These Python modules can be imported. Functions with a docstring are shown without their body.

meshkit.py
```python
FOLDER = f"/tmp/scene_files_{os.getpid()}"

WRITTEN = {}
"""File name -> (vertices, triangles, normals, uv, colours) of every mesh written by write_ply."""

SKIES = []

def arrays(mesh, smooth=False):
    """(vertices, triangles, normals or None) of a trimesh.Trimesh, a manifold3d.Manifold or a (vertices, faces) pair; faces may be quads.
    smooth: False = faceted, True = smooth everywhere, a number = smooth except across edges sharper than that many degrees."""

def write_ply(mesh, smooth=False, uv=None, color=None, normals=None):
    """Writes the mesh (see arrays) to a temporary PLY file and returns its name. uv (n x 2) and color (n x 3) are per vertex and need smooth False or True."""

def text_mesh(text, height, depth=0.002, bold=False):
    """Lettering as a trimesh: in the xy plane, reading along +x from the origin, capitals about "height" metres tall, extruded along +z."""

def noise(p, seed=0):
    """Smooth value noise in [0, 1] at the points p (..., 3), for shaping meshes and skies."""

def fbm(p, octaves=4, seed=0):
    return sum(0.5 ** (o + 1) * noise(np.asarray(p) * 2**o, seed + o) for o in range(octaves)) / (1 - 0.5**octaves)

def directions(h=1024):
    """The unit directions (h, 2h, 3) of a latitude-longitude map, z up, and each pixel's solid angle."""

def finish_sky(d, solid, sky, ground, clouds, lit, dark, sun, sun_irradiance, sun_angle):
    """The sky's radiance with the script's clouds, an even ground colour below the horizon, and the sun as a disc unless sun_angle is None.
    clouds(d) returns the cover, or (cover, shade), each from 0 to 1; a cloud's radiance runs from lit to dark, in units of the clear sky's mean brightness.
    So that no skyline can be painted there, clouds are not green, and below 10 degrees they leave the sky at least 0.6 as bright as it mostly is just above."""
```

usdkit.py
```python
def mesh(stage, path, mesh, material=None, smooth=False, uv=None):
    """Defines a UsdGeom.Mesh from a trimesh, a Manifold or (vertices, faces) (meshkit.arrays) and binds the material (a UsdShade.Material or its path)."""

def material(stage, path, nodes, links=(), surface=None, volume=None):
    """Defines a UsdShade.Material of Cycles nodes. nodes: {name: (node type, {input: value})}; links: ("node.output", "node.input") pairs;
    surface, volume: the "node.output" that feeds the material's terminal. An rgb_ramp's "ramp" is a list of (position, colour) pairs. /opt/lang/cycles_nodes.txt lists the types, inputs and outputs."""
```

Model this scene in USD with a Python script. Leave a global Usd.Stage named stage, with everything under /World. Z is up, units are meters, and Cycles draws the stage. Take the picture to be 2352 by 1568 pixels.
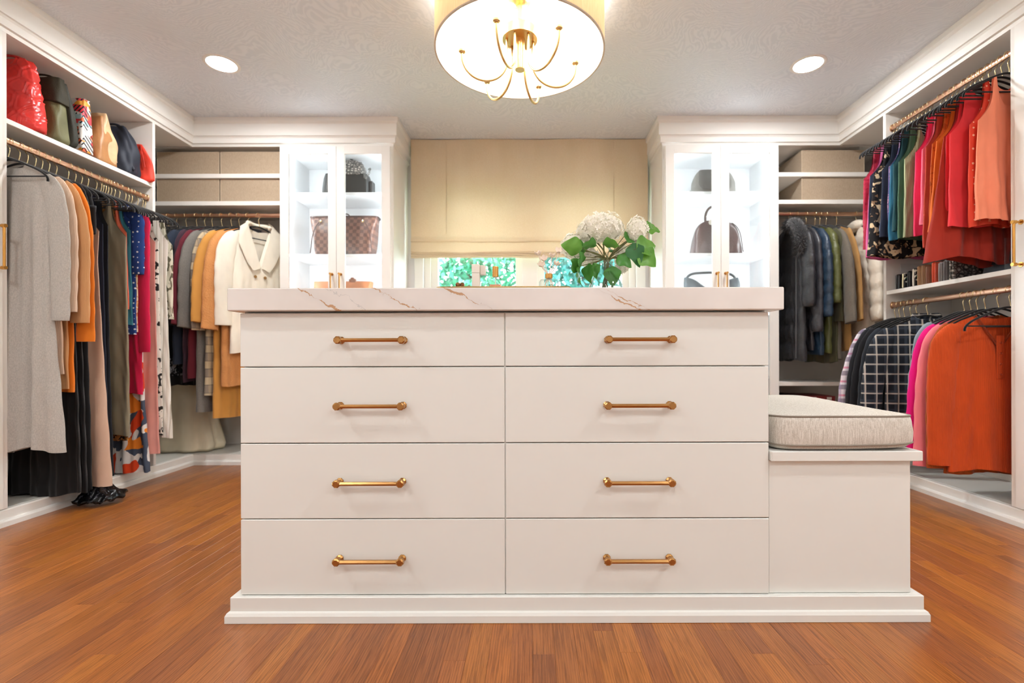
import math, random
import numpy as np, trimesh, usdkit, meshkit
from pxr import Usd, UsdGeom, UsdLux, UsdShade, Gf, Sdf, Vt

stage = Usd.Stage.CreateInMemory()
UsdGeom.SetStageUpAxis(stage, UsdGeom.Tokens.z)
UsdGeom.SetStageMetersPerUnit(stage, 1.0)
UsdGeom.Xform.Define(stage, '/World')
UsdGeom.Scope.Define(stage, '/World/Looks')
random.seed(7)
PI = math.pi

# ------------------------------------------------------------------ camera, sky, light levels, exposure
FPX, PX, PY, EYE = 1120.0, 1222.0, 814.0, 0.78      # focal length and principal point for the 2352x1568 frame
cam = UsdGeom.Camera.Define(stage, '/World/camera')
cam.CreateHorizontalApertureAttr(36.0); cam.CreateVerticalApertureAttr(24.0)
cam.CreateFocalLengthAttr(36.0 * FPX / 2352)
cam.CreateHorizontalApertureOffsetAttr(-36.0 * (PX - 1176) / 2352)
cam.CreateVerticalApertureOffsetAttr(36.0 * (PY - 784) / 2352)
cam.CreateClippingRangeAttr(Gf.Vec2f(0.05, 200))
cam.CreateFStopAttr(3.2); cam.CreateFocusDistanceAttr(1.45)
cam.CreateExposureAttr(1.07)
cam.AddTranslateOp().Set(Gf.Vec3d(0, 0, EYE)); cam.AddRotateXYZOp().Set(Gf.Vec3f(90, 0.15, 0))
dome = UsdLux.DomeLight.Define(stage, '/World/sky_dome')
dome.CreateIntensityAttr(2.4); dome.CreateColorAttr(Gf.Vec3f(0.74, 0.90, 1.0))
L_DOWN, L_BULB, L_LED = 138.0, 84.0, 4.6
C_DOWN, C_BULB, C_LED = (0.985, 0.99, 1.0), (1.0, 0.985, 0.96), (0.86, 0.94, 1.0)

# ------------------------------------------------------------------ room dimensions
CEIL, BACK, LFACE, RFACE, BFACE = 2.46, 3.88, -2.42, 2.20, 3.48
LWALL, RWALL, FRONT = -2.84, 2.62, -1.7
def zat(py, Y): return EYE + (PY - py) * Y / FPX
def xat(px, Y): return (px - PX) * Y / FPX

# ------------------------------------------------------------------ scene helpers
_count, _org = {}, {}
def numbered(parent, base):
    n = _count.get((parent, base), 0); _count[(parent, base)] = n + 1
    return f'{parent}/{base}' + (f'_{n:03d}' if n else '')
def tags(path, label=None, cat=None, group=None, kind=None):
    p = stage.GetPrimAtPath(path)
    for k, v in (('label', label), ('category', cat), ('group', group), ('kind', kind)):
        if v: p.SetCustomDataByKey(k, v)
def thing(name, label, cat, loc=(0, 0, 0), rotz=0.0, group=None, kind=None, rotx=0.0):
    path = numbered('/World', name)
    x = UsdGeom.Xform.Define(stage, path)
    x.AddTranslateOp().Set(Gf.Vec3d(*map(float, loc)))
    if rotz: x.AddRotateZOp().Set(float(rotz))
    if rotx: x.AddRotateXOp().Set(float(rotx))
    tags(path, label, cat, group, kind); _org[path] = np.array(loc, float)
    return path
def part(parent, name, mesh, mat, smooth=False, label=None, world=False, kind=None):
    path = numbered(parent, name)
    if world:
        mesh = shifted(mesh, -_org['/'.join(parent.split('/')[:3])])
    usdkit.mesh(stage, path, mesh, mat, smooth)
    tags(path, label, None, None, kind)
    return path
def struct(name, mesh, mat, label=None, smooth=False):
    path = numbered('/World', name); usdkit.mesh(stage, path, mesh, mat, smooth)
    tags(path, label, None, None, 'structure'); _org[path] = np.zeros(3)
    return path
def copy_of(src, name, label, loc, rotz=0.0, group=None):
    path = numbered('/World', name)
    x = UsdGeom.Xform.Define(stage, path)
    x.ClearXformOpOrder()
    x.GetPrim().GetReferences().AddInternalReference(src)
    x.GetPrim().SetInstanceable(True)
    x = UsdGeom.Xformable(x.GetPrim())
    x.MakeMatrixXform().Set(Gf.Matrix4d().SetRotate(Gf.Rotation(Gf.Vec3d(0, 0, 1), rotz)) * Gf.Matrix4d().SetTranslate(Gf.Vec3d(*map(float, loc))))
    tags(path, label, None, group)
    return path

# ------------------------------------------------------------------ mesh helpers
def arr(m): 
    if isinstance(m, tuple): return np.asarray(m[0], float), np.asarray(m[1], int)
    return np.asarray(m.vertices, float), np.asarray(m.faces, int)
def tri(f):
    f = np.asarray(f, int)
    return np.vstack([f[:, [0, 1, 2]], f[:, [0, 2, 3]]]) if f.shape[1] == 4 else f
def shifted(m, d):
    v, f = arr(m); return v + np.asarray(d, float), f
def join(*ms):
    V, F, n = [], [], 0
    for m in ms:
        v, f = arr(m); f = tri(f); V.append(v); F.append(f + n); n += len(v)
    return np.vstack(V), np.vstack(F)
def rotz(m, deg, c=(0, 0, 0)):
    v, f = arr(m); a = math.radians(deg); c = np.asarray(c, float)
    R = np.array([[math.cos(a), -math.sin(a), 0], [math.sin(a), math.cos(a), 0], [0, 0, 1]])
    return (v - c) @ R.T + c, f
def rot(m, axis, deg, c=(0, 0, 0)):
    v, f = arr(m); R = trimesh.transformations.rotation_matrix(math.radians(deg), axis)[:3, :3]; c = np.asarray(c, float)
    return (v - c) @ R.T + c, f
def hull(pts):
    h = trimesh.convex.convex_hull(np.asarray(pts, float)); return h.vertices, h.faces
def box(x0, x1, y0, y1, z0, z1, b=0.0015):
    b = min(b, (x1 - x0) * .45, (y1 - y0) * .45, (z1 - z0) * .45)
    P = []
    for sx in (0, 1):
        for sy in (0, 1):
            for sz in (0, 1):
                x, y, z = (x0, x1)[sx], (y0, y1)[sy], (z0, z1)[sz]
                ix, iy, iz = (b, -b)[sx], (b, -b)[sy], (b, -b)[sz]
                P += [(x, y + iy, z + iz), (x + ix, y, z + iz), (x + ix, y + iy, z)]
    return hull(P)
def bx0(x0, x1, y0, y1, z0, z1):
    v = np.array([(x, y, z) for x in (x0, x1) for y in (y0, y1) for z in (z0, z1)], float)
    f = [(0, 1, 3, 2), (4, 6, 7, 5), (0, 4, 5, 1), (2, 3, 7, 6), (0, 2, 6, 4), (1, 5, 7, 3)]
    return v, tri(f)
def tube(path, r, n=8, cap=True, flat=None):
    p = np.asarray(path, float); r = np.broadcast_to(np.asarray(r, float), (len(p),))
    t = np.gradient(p, axis=0); t /= np.linalg.norm(t, axis=1, keepdims=True) + 1e-12
    a = np.zeros_like(p)
    ref = np.array([0, 0, 1.0]) if abs(t[0, 2]) < .9 else np.array([0, 1.0, 0])
    prev = np.cross(t[0], ref); prev /= np.linalg.norm(prev)
    for i in range(len(p)):
        q = prev - t[i] * (prev @ t[i]); q /= np.linalg.norm(q) + 1e-12; a[i] = q; prev = q
    b = np.cross(t, a); ang = np.arange(n) * 2 * PI / n
    v = (p[:, None] + r[:, None, None] * (np.cos(ang)[None, :, None] * a[:, None] + np.sin(ang)[None, :, None] * b[:, None])).reshape(-1, 3)
    i, j = np.meshgrid(np.arange(len(p) - 1), np.arange(n), indexing='ij')
    f = tri(np.stack([i * n + j, i * n + (j + 1) % n, (i + 1) * n + (j + 1) % n, (i + 1) * n + j], -1).reshape(-1, 4))
    if cap:
        k = len(v); v = np.vstack([v, p[:1], p[-1:]]); e = (len(p) - 1) * n
        f = np.vstack([f, [(k, (j + 1) % n, j) for j in range(n)], [(k + 1, e + j, e + (j + 1) % n) for j in range(n)]])
    return v, f
def loft(rings, cap0=True, cap1=True):
    R = np.asarray(rings, float); L, n = R.shape[:2]; v = R.reshape(-1, 3)
    i, j = np.meshgrid(np.arange(L - 1), np.arange(n), indexing='ij')
    f = tri(np.stack([i * n + j, i * n + (j + 1) % n, (i + 1) * n + (j + 1) % n, (i + 1) * n + j], -1).reshape(-1, 4))
    if cap0: v = np.vstack([v, R[0].mean(0)]); k = len(v) - 1; f = np.vstack([f, [(k, (j + 1) % n, j) for j in range(n)]])
    if cap1: v = np.vstack([v, R[-1].mean(0)]); k = len(v) - 1; e = (L - 1) * n; f = np.vstack([f, [(k, e + j, e + (j + 1) % n) for j in range(n)]])
    return v, f
def rring(w, d, z, n=48, p=4.0, c=(0, 0)):
    a = np.arange(n) * 2 * PI / n; ca, sa = np.cos(a), np.sin(a)
    return np.stack([c[0] + w / 2 * np.sign(ca) * np.abs(ca) ** (2 / p), c[1] + d / 2 * np.sign(sa) * np.abs(sa) ** (2 / p), np.full(n, z) if np.ndim(z) == 0 else z], -1)
def lathe(profile, n=32, c=(0, 0, 0)):
    P = np.asarray(profile, float); a = np.arange(n) * 2 * PI / n
    R = np.stack([np.stack([r * np.cos(a), r * np.sin(a), np.full(n, z)], -1) for r, z in P]) + np.asarray(c, float)
    closed = bool(np.allclose(P[0], P[-1]))
    return loft(R, P[0, 0] > 1e-5 and not closed, P[-1, 0] > 1e-5 and not closed)
def grid(P):
    P = np.asarray(P, float); L, n = P.shape[:2]
    i, j = np.meshgrid(np.arange(L - 1), np.arange(n - 1), indexing='ij')
    return P.reshape(-1, 3), tri(np.stack([i * n + j, i * n + j + 1, (i + 1) * n + j + 1, (i + 1) * n + j], -1).reshape(-1, 4))
def arc(c, r, a0, a1, n, ax=(1, 0, 0), ay=(0, 0, 1)):
    t = np.radians(np.linspace(a0, a1, n))[:, None]
    return np.asarray(c, float) + r * (np.cos(t) * np.asarray(ax, float) + np.sin(t) * np.asarray(ay, float))
def smoothpath(pts, n=30):
    from scipy.interpolate import CubicSpline
    p = np.asarray(pts, float); s = np.r_[0, np.cumsum(np.linalg.norm(np.diff(p, axis=0), axis=1))]
    return CubicSpline(s, p)(np.linspace(0, s[-1], n))

# ------------------------------------------------------------------ materials
def lin(h):
    if isinstance(h, str):
        h = h.lstrip('#'); h = [int(h[i:i + 2], 16) / 255 for i in (0, 2, 4)]
        return tuple(c / 12.92 if c <= .04045 else ((c + .055) / 1.055) ** 2.4 for c in h)
    return tuple(h)
class R(str): pass
class Out:
    def __init__(s, n): s.n = n
    def __getattr__(s, k): return R(f'{s.n}.{k}')
class NG:
    def __init__(s): s.N, s.L = {}, []
    def __call__(s, kind, **kw):
        nm = f'n{len(s.N)}'; vals = {}
        for k, v in kw.items():
            if isinstance(v, R): s.L.append((str(v), f'{nm}.{k}'))
            else: vals[k] = v
        s.N[nm] = (kind, vals); return Out(nm)
    def m(s, op, a, b=0.0, c=0.0): return s('math', math_type=op, value1=a, value2=b, value3=c).value
    def mix(s, fac, a, b, t='mix'): return s('mix', mix_type=t, fac=fac, color1=a, color2=b).color
    def build(s, name, surf): return usdkit.material(stage, '/World/Looks/' + name, s.N, s.L, surface=str(surf))
    def obj(s, scale=(1, 1, 1), loc=(0, 0, 0), rotation=(0, 0, 0)):
        return s('mapping', vector=s('texture_coordinate').object, scale=scale, location=loc, rotation=rotation).vector
_mc = {}
def plain(name, col, rough=.5, metal=0.0, spec=.5, coat=0.0, emis=None, strength=0.0, aniso=0.0):
    if name in _mc: return _mc[name]
    g = NG(); kw = dict(base_color=lin(col), roughness=rough, metallic=metal, specular_ior_level=spec, coat_weight=coat)
    if emis: kw.update(emission_color=lin(emis), emission_strength=strength)
    _mc[name] = g.build(name, g('principled_bsdf', **kw).BSDF); return _mc[name]
def cloth(col, tex='weave', rough=.85, sheen=.15, name=None):
    key = name or f"fabric_{col.lstrip('#')}_{tex}"
    if key in _mc: return _mc[key]
    g = NG(); c = np.array(lin(col))
    if tex == 'knit':
        w = g('wave_texture', bands_direction='x', scale=60.0, distortion=1.5, detail=1.0, vector=g.obj()); h, st = w.fac, .35
    elif tex == 'rib':
        w = g('wave_texture', bands_direction='x', scale=45.0, distortion=.2, vector=g.obj()); h, st = w.fac, .5
    elif tex == 'boucle':
        w = g('voronoi_texture', feature='f1', scale=120.0, vector=g.obj()); h, st = w.distance, 1.0
    elif tex == 'crinkle':
        w = g('noise_texture', scale=22.0, detail=5.0, roughness=.6, distortion=.6, vector=g.obj((1, 1, .35))); h, st = w.fac, .5
    elif tex == 'fleck':
        w = g('noise_texture', scale=400.0, detail=3.0, vector=g.obj((1, 1, .4))); h, st = w.fac, .3
    else:
        w = g('noise_texture', scale=260.0, detail=2.0, vector=g.obj((1, 1, 1.6))); h, st = w.fac, .22
    v = g('noise_texture', scale=(260.0 if tex == 'fleck' else 9.0), detail=4.0, vector=g.obj((1, 1, .5))).fac
    amp = .13 if tex == 'fleck' else .10
    col_ = g('rgb_ramp', ramp=[(.3, tuple(c * (1 - amp))), (.7, tuple(np.minimum(1, c * (1 + amp))))], fac=v).color
    b = g('bump', height=h, strength=st, distance=.002).normal
    _mc[key] = g.build(key, g('principled_bsdf', base_color=col_, roughness=rough, sheen_weight=sheen, normal=b, specular_ior_level=.25).BSDF)
    return _mc[key]
def shell(name, col, rough=.32):        # glossy nylon of the puffer jackets
    if name in _mc: return _mc[name]
    g = NG(); n = g('noise_texture', scale=34.0, detail=4.0, roughness=.6, distortion=.8, vector=g.obj((1, 1, 1.8)))
    b = g('bump', height=n.fac, strength=.55, distance=.006).normal
    _mc[name] = g.build(name, g('principled_bsdf', base_color=lin(col), roughness=rough, normal=b, specular_ior_level=.5).BSDF); return _mc[name]
def leather(name, col, rough=.42, scale=160.0, st=.25):
    if name in _mc: return _mc[name]
    g = NG(); n = g('voronoi_texture', feature='f1', scale=scale, vector=g.obj()); c = np.array(lin(col))
    v = g('noise_texture', scale=14.0, detail=4.0, vector=g.obj()).fac
    cc = g('rgb_ramp', ramp=[(.3, tuple(c * .8)), (.7, tuple(np.minimum(1, c * 1.15)))], fac=v).color
    b = g('bump', height=n.distance, strength=st, distance=.002).normal
    _mc[name] = g.build(name, g('principled_bsdf', base_color=cc, roughness=rough, normal=b).BSDF); return _mc[name]
def plaid(name, base, stripes, rough=.9):
    g = NG(); s = g('separate_xyz', vector=g.obj()); col = lin(base)
    for ax, period, off, width, c, al in stripes:
        q = g.m('fraction', g.m('add', g.m('divide', getattr(s, ax), period), off + 20.0))
        fac = g.m('multiply', g.m('less_than', q, width), al)
        col = g.mix(fac, col, lin(c))
    n = g('noise_texture', scale=300.0, detail=2.0, vector=g.obj())
    b = g('bump', height=n.fac, strength=.25, distance=.002).normal
    return g.build(name, g('principled_bsdf', base_color=col, roughness=rough, normal=b, specular_ior_level=.25, sheen_weight=.1).BSDF)
def blobs(name, base, layers, stretch=(1, 1, 1), rough=.8):    # printed cloth: layers of (scale, threshold, colour, seed)
    g = NG(); col = lin(base)
    for sc, th, c, seed in layers:
        n = g('noise_texture', scale=sc, detail=1.5, distortion=.6, vector=g.obj(stretch, (seed * 7.3, seed * 3.1, seed)))
        col = g.mix(g.m('greater_than', n.fac, th), col, lin(c))
    return g.build(name, g('principled_bsdf', base_color=col, roughness=rough, specular_ior_level=.3).BSDF)
def dots(name, base, c, scale, r, rough=.8):
    g = NG(); v = g('voronoi_texture', feature='f1', scale=scale, randomness=.25, vector=g.obj((1, 0.0, 1)))
    col = g.mix(g.m('less_than', v.distance, r), lin(base), lin(c))
    return g.build(name, g('principled_bsdf', base_color=col, roughness=rough, specular_ior_level=.3).BSDF)
def glass(name, tint=(1, 1, 1), edge=1.0):
    g = NG(); fc = g('layer_weight', blend=.5).facing; fr = g.m('add', g.m('multiply', g.m('power', fc, 4.0), .75), .04)
    return g.build(name, g('mix_closure', fac=fr, closure1=g('transparent_bsdf', color=g.mix(g.m('power', fc, 3.0), tuple(tint), tuple(np.array(tint) * edge))).BSDF, closure2=g('glossy_bsdf', roughness=.02, color=(1, 1, 1)).BSDF).closure)

def lacquer(name, col, rough=.38):
    g = NG(); n = g('noise_texture', scale=350.0, detail=2.0, vector=g.obj())
    b = g('bump', height=n.fac, strength=.04, distance=.001).normal
    return g.build(name, g('principled_bsdf', base_color=lin(col), roughness=rough, normal=b, specular_ior_level=.4).BSDF)
WHITE = lacquer('white_lacquer', '#f3f1eb')
ISLE = lacquer('warm_white_lacquer', '#e6e7e1', .34)
INNER = lacquer('closet_melamine', '#efebe4', .5)
BACKP = lacquer('closet_back_panel', '#d8d1c8', .6)
TOWER = lacquer('bright_white_melamine', '#f3f4f5', .45)
WALLM = lacquer('wall_paint', '#e6e4e4', .7)
PLATF = lacquer('platform_laminate', '#d9d8d0', .6)
GOLD = plain('brushed_gold', '#c9964f', .28, 1.0)
HGOLD = plain('champagne_bronze', '#bb8d56', .25, 1.0)
ROSE = plain('rose_gold_rail', '#d3a88c', .3, 1.0)
HOOK = plain('pale_gold_hook', '#ead6a6', .25, 1.0)
BRASS = plain('satin_brass', '#d8b67c', .3, 1.0)
CHROME = plain('chrome', '#d8d8d8', .12, 1.0)
BLACKV = cloth('#0d0d0e', rough=.95, sheen=.35, name='black_velvet_flock')
DARK = plain('dark_gap', '#3a3632', .8)
PANE = glass('window_glass'); CLEAR = glass('clear_glass', (.985, .995, .99)); BOTTLE = glass('bottle_glass', (.93, .965, .95), .35); ACRYL = glass('acrylic_sheet', (.97, .98, .99))

def wallpaper():
    g = NG(); o = g.obj()
    n = g('noise_texture', scale=2.2, detail=1.0, vector=o)
    d = g('mix', mix_type='mix', fac=.55, color1=o, color2=n.color).color
    w = g('wave_texture', wave_type='rings', rings_direction='z', scale=26.0, distortion=11.0, detail=2.0, detail_scale=1.4, vector=d)
    c = g('rgb_ramp', ramp=[(0.15, lin('#e2e8ee')), (.85, lin('#ebf0f5'))], fac=w.fac).color
    b = g('bump', height=w.fac, strength=.05, distance=.002).normal
    return g.build('moire_wallpaper', g('principled_bsdf', base_color=c, roughness=.5, normal=b, specular_ior_level=.35).BSDF)
def marble():
    g = NG(); o = g('texture_coordinate').object; s = g('separate_xyz', vector=o)
    q = g.m('add', g.m('add', s.x, g.m('multiply', s.z, 1.9)), g.m('multiply', s.y, .9))
    n1 = g('noise_texture', scale=16.0, detail=6.0, roughness=.65, vector=o).fac
    n2 = g('noise_texture', scale=13.0, detail=3.0, vector=g.obj(loc=(3.1, 0, 1.7))).fac
    n3 = g('noise_texture', scale=38.0, detail=5.0, roughness=.7, vector=o).fac
    qq = g.m('add', q, g.m('multiply', g.m('subtract', n1, .5), .10))
    base = .94 * 1.9 + 1.41 * .9
    d = None
    for x in (-.616, -.386, -.179, .249, .275, -1.5, 1.1):
        k = g.m('absolute', g.m('subtract', qq, x + base)); d = k if d is None else g.m('minimum', d, k)
    wid = g('map_range', clamp=True, value=n2, from_min=.42, from_max=.66, to_min=.0003, to_max=.0085).result
    gold = g.m('less_than', d, wid)
    speck = g.m('multiply', g.m('less_than', d, .03), g.m('greater_than', n3, .66))
    veil = g('map_range', clamp=True, value=d, from_min=.0, from_max=.05, to_min=.35, to_max=0.0).result
    n4 = g('noise_texture', scale=3.5, detail=4.0, vector=g.obj(loc=(9, 2, 4))).fac
    col = g('rgb_ramp', ramp=[(.35, lin('#ddd7d0')), (.7, lin('#ece8e3'))], fac=n4).color
    col = g.mix(veil, col, lin('#cfccc8'))
    gl = g.m('absolute', g.m('subtract', g.m('add', q, g.m('multiply', n1, .16)), base - .455))
    col = g.mix(g.m('multiply', g.m('less_than', gl, .0016), .5), col, lin('#a8a7a6'))
    col = g.mix(g.m('multiply', speck, .35), col, lin('#a08b78'))
    col = g.mix(g.m('multiply', gold, .85), col, lin('#b98751'))
    return g.build('gold_veined_marble', g('principled_bsdf', base_color=col, roughness=.25, coat_weight=.2).BSDF)
def oak(k, lo, mid, hi):
    g = NG(); rnd = g('object_info').random
    off = g('combine_xyz', x=g.m('multiply', rnd, 37.0), y=g.m('multiply', rnd, 91.0), z=g.m('multiply', rnd, 11.0)).vector
    p = g('vector_math', math_type='add', vector1=g('texture_coordinate').object, vector2=off).vector
    a = g('mapping', vector=p, scale=(16.0, .9, 1.0)).vector
    warp = g('noise_texture', scale=1.0, detail=3.0, roughness=.5, distortion=.8, vector=a)
    rings = g('wave_texture', wave_type='bands', bands_direction='x', profile='saw', scale=5.5, distortion=7.0, detail=3.0, detail_scale=.55, detail_roughness=.55, vector=g('mapping', vector=p, scale=(9.0, .55, 1.0)).vector)
    fine = g('noise_texture', scale=1.0, detail=5.0, roughness=.65, vector=g('mapping', vector=p, scale=(210.0, 8.0, 1.0)).vector)
    tone = g('noise_texture', scale=1.0, detail=1.0, vector=g('mapping', vector=p, scale=(3.0, 1.0, 1.0)).vector)
    c1 = g('rgb_ramp', ramp=[(.0, lin(lo)), (.45, lin(mid)), (1.0, lin(hi))], fac=g.m('add', g.m('multiply', warp.fac, .5), g.m('multiply', rings.fac, .45))).color
    pores = g('map_range', clamp=True, value=fine.fac, from_min=.36, from_max=.55, to_min=.80, to_max=0.0).result
    c2 = g.mix(pores, c1, lin(lo))
    c3 = g.mix(g('map_range', clamp=True, value=tone.fac, from_min=.3, from_max=.7, to_min=0.0, to_max=.22).result, c2, lin(lo))
    c4 = g('hsv', hue=.5, saturation=1.0, value=g('map_range', value=rnd, to_min=.93, to_max=1.09).result, fac=1.0, color=c3).color
    b = g('bump', height=g.m('add', fine.fac, g.m('multiply', rings.fac, .3)), strength=.12, distance=.0015).normal
    return g.build(f'oak_board_{k}', g('principled_bsdf', base_color=c4, roughness=g('map_range', value=fine.fac, to_min=.46, to_max=.32).result, normal=b, coat_weight=.25, coat_roughness=.18).BSDF)
OAK = [oak('amber', '#78400c', '#ad6526', '#c47c3a'), oak('russet', '#723c10', '#a66029', '#bd773c'),
       oak('honey', '#7e460e', '#b46c28', '#ca833f'), oak('umber', '#6a3812', '#9d5a29', '#b4713c'), oak('chestnut', '#743f10', '#aa642a', '#c07b3e')]
def linen(name, lo, hi, sc=(340, 340, 14), bump=.3, rough=.9, sheen=.15):
    g = NG(); n = g('noise_texture', scale=1.0, detail=3.0, roughness=.6, vector=g.obj(sc)); m2 = g('noise_texture', scale=1.0, detail=2.0, vector=g.obj((sc[2] * 20, sc[2] * 20, sc[0])))
    f = g.m('add', g.m('multiply', n.fac, .7), g.m('multiply', m2.fac, .3))
    c = g('rgb_ramp', ramp=[(.35, lin(lo)), (.65, lin(hi))], fac=f).color
    b = g('bump', height=f, strength=bump, distance=.002).normal
    return g.build(name, g('principled_bsdf', base_color=c, roughness=rough, normal=b, sheen_weight=sheen, specular_ior_level=.25).BSDF)
CUSH = linen('cushion_linen', '#b9b1a3', '#e2ddd3')
BOXL = linen('box_linen', '#a39079', '#b7a48c', (500, 500, 90), .2)
BOXT = cloth('#c9b69c', name='box_edge_binding')
def shade_fabric():
    g = NG(); v = g('voronoi_texture', feature='f1', scale=95.0, randomness=.4, vector=g.obj((1, .3, 2.0)))
    n = g('noise_texture', scale=4.0, detail=3.0, vector=g.obj((1, 1, .5))).fac
    c = g('rgb_ramp', ramp=[(.2, lin('#f8e8cd')), (.55, lin('#efdbba'))], fac=v.distance).color
    c = g.mix(g('map_range', clamp=True, value=n, from_min=.35, from_max=.7, to_min=0.0, to_max=.2).result, c, lin('#d6bd99'))
    b = g('bump', height=v.distance, strength=.18, distance=.002).normal
    d = g('principled_bsdf', base_color=c, roughness=.55, normal=b, sheen_weight=.3, specular_ior_level=.35).BSDF
    return g.build('roman_shade_cloth', g('mix_closure', fac=.25, closure1=d, closure2=g('translucent_bsdf', color=lin('#f2e8d4')).BSDF).closure)
SHADE = shade_fabric()

# ================================================================== THE SETTING
# floor: every board seen is its own part
fl = struct('floor', bx0(LWALL - .1, RWALL + .1, FRONT - .1, BACK + .1, -.06, -.016), DARK, 'oak strip floor of narrow boards running towards the window')
rb = random.Random(11); far_boards = []; W = .0572
x = LFACE - .04; nb = 0
def board(x0, x1, y0, y1):
    e, c, zt, zb = .0001, .0004, 0.0, -.016
    x0 += e; x1 -= e; y0 += e; y1 -= e
    v = [(x0, y0, zb), (x1, y0, zb), (x1, y1, zb), (x0, y1, zb), (x0, y0, zt - c), (x1, y0, zt - c), (x1, y1, zt - c), (x0, y1, zt - c), (x0 + c, y0 + c, zt), (x1 - c, y0 + c, zt), (x1 - c, y1 - c, zt), (x0 + c, y1 - c, zt)]
    f = [(0, 1, 5, 4), (1, 2, 6, 5), (2, 3, 7, 6), (3, 0, 4, 7), (4, 5, 9, 8), (5, 6, 10, 9), (6, 7, 11, 10), (7, 4, 8, 11), (8, 9, 10, 11)]
    return np.array(v, float), tri(f)
while x < RFACE + .04:
    y = FRONT + rb.uniform(-.6, 0)
    while y < BFACE + .02:
        ln = rb.choice([.45, .6, .8, 1.0, 1.25, 1.5]) * rb.uniform(.9, 1.15)
        y1 = min(y + ln, BFACE + .03); y0 = max(y, FRONT)
        if BFACE - y1 < .25: y1 = BFACE + .03
        seen = y1 > 1.16 and not (-.88 < x < 1.07 and y0 > 1.43 and y1 < 2.09)
        # the edge of the picture: |x| grows with distance
        if seen and (x < -1.13 * y1 or x > 1.05 * y1): seen = False
        if y1 > y0 + .01:
            if seen and nb < 299: part(fl, 'floor_board', board(x, x + W, y0, y1), rb.choice(OAK)); nb += 1
            else: far_boards.append(board(x, x + W, y0, y1))
        y = y1
    x += W
part(fl, 'floor_boards', join(*far_boards), OAK[0], kind='stuff', label='remaining oak boards outside the picture')

struct('ceiling', bx0(LWALL - .1, RWALL + .1, FRONT - .1, BACK + .1, CEIL, CEIL + .08), wallpaper(), 'ceiling papered in pale grey swirling moire pattern')
struct('wall_left', bx0(LWALL - .08, LWALL, FRONT - .1, BACK + .1, 0, CEIL), WALLM)
struct('wall_right', bx0(RWALL, RWALL + .08, FRONT - .1, BACK + .1, 0, CEIL), WALLM)
struct('wall_front', bx0(LWALL, RWALL, FRONT - .08, FRONT, 0, CEIL), WALLM)
# back wall with the window opening
WX0, WX1, WZ0, WZ1 = -.86, .83, .86, 2.16
struct('wall_back', join(bx0(LWALL, WX0, BACK, BACK + .14, 0, CEIL), bx0(WX1, RWALL, BACK, BACK + .14, 0, CEIL), bx0(WX0, WX1, BACK, BACK + .14, 0, WZ0), bx0(WX0, WX1, BACK, BACK + .14, WZ1, CEIL)), WALLM)
def pxb(px): return xat(px, 3.95)
wn = struct('window_1', join(box(WX0, WX0 + .05, BACK + .02, BACK + .12, WZ0, WZ1), box(WX1 - .05, WX1, BACK + .02, BACK + .12, WZ0, WZ1), box(WX0 + .05, WX1 - .05, BACK + .02, BACK + .12, WZ1 - .05, WZ1), box(WX0 + .05, WX1 - .05, BACK + .02, BACK + .12, WZ0, WZ0 + .05), box(-.075, .045, BACK + .01, BACK + .12, WZ0 + .05, WZ1 - .05)), WHITE, 'white double window behind the roman shade')
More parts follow.
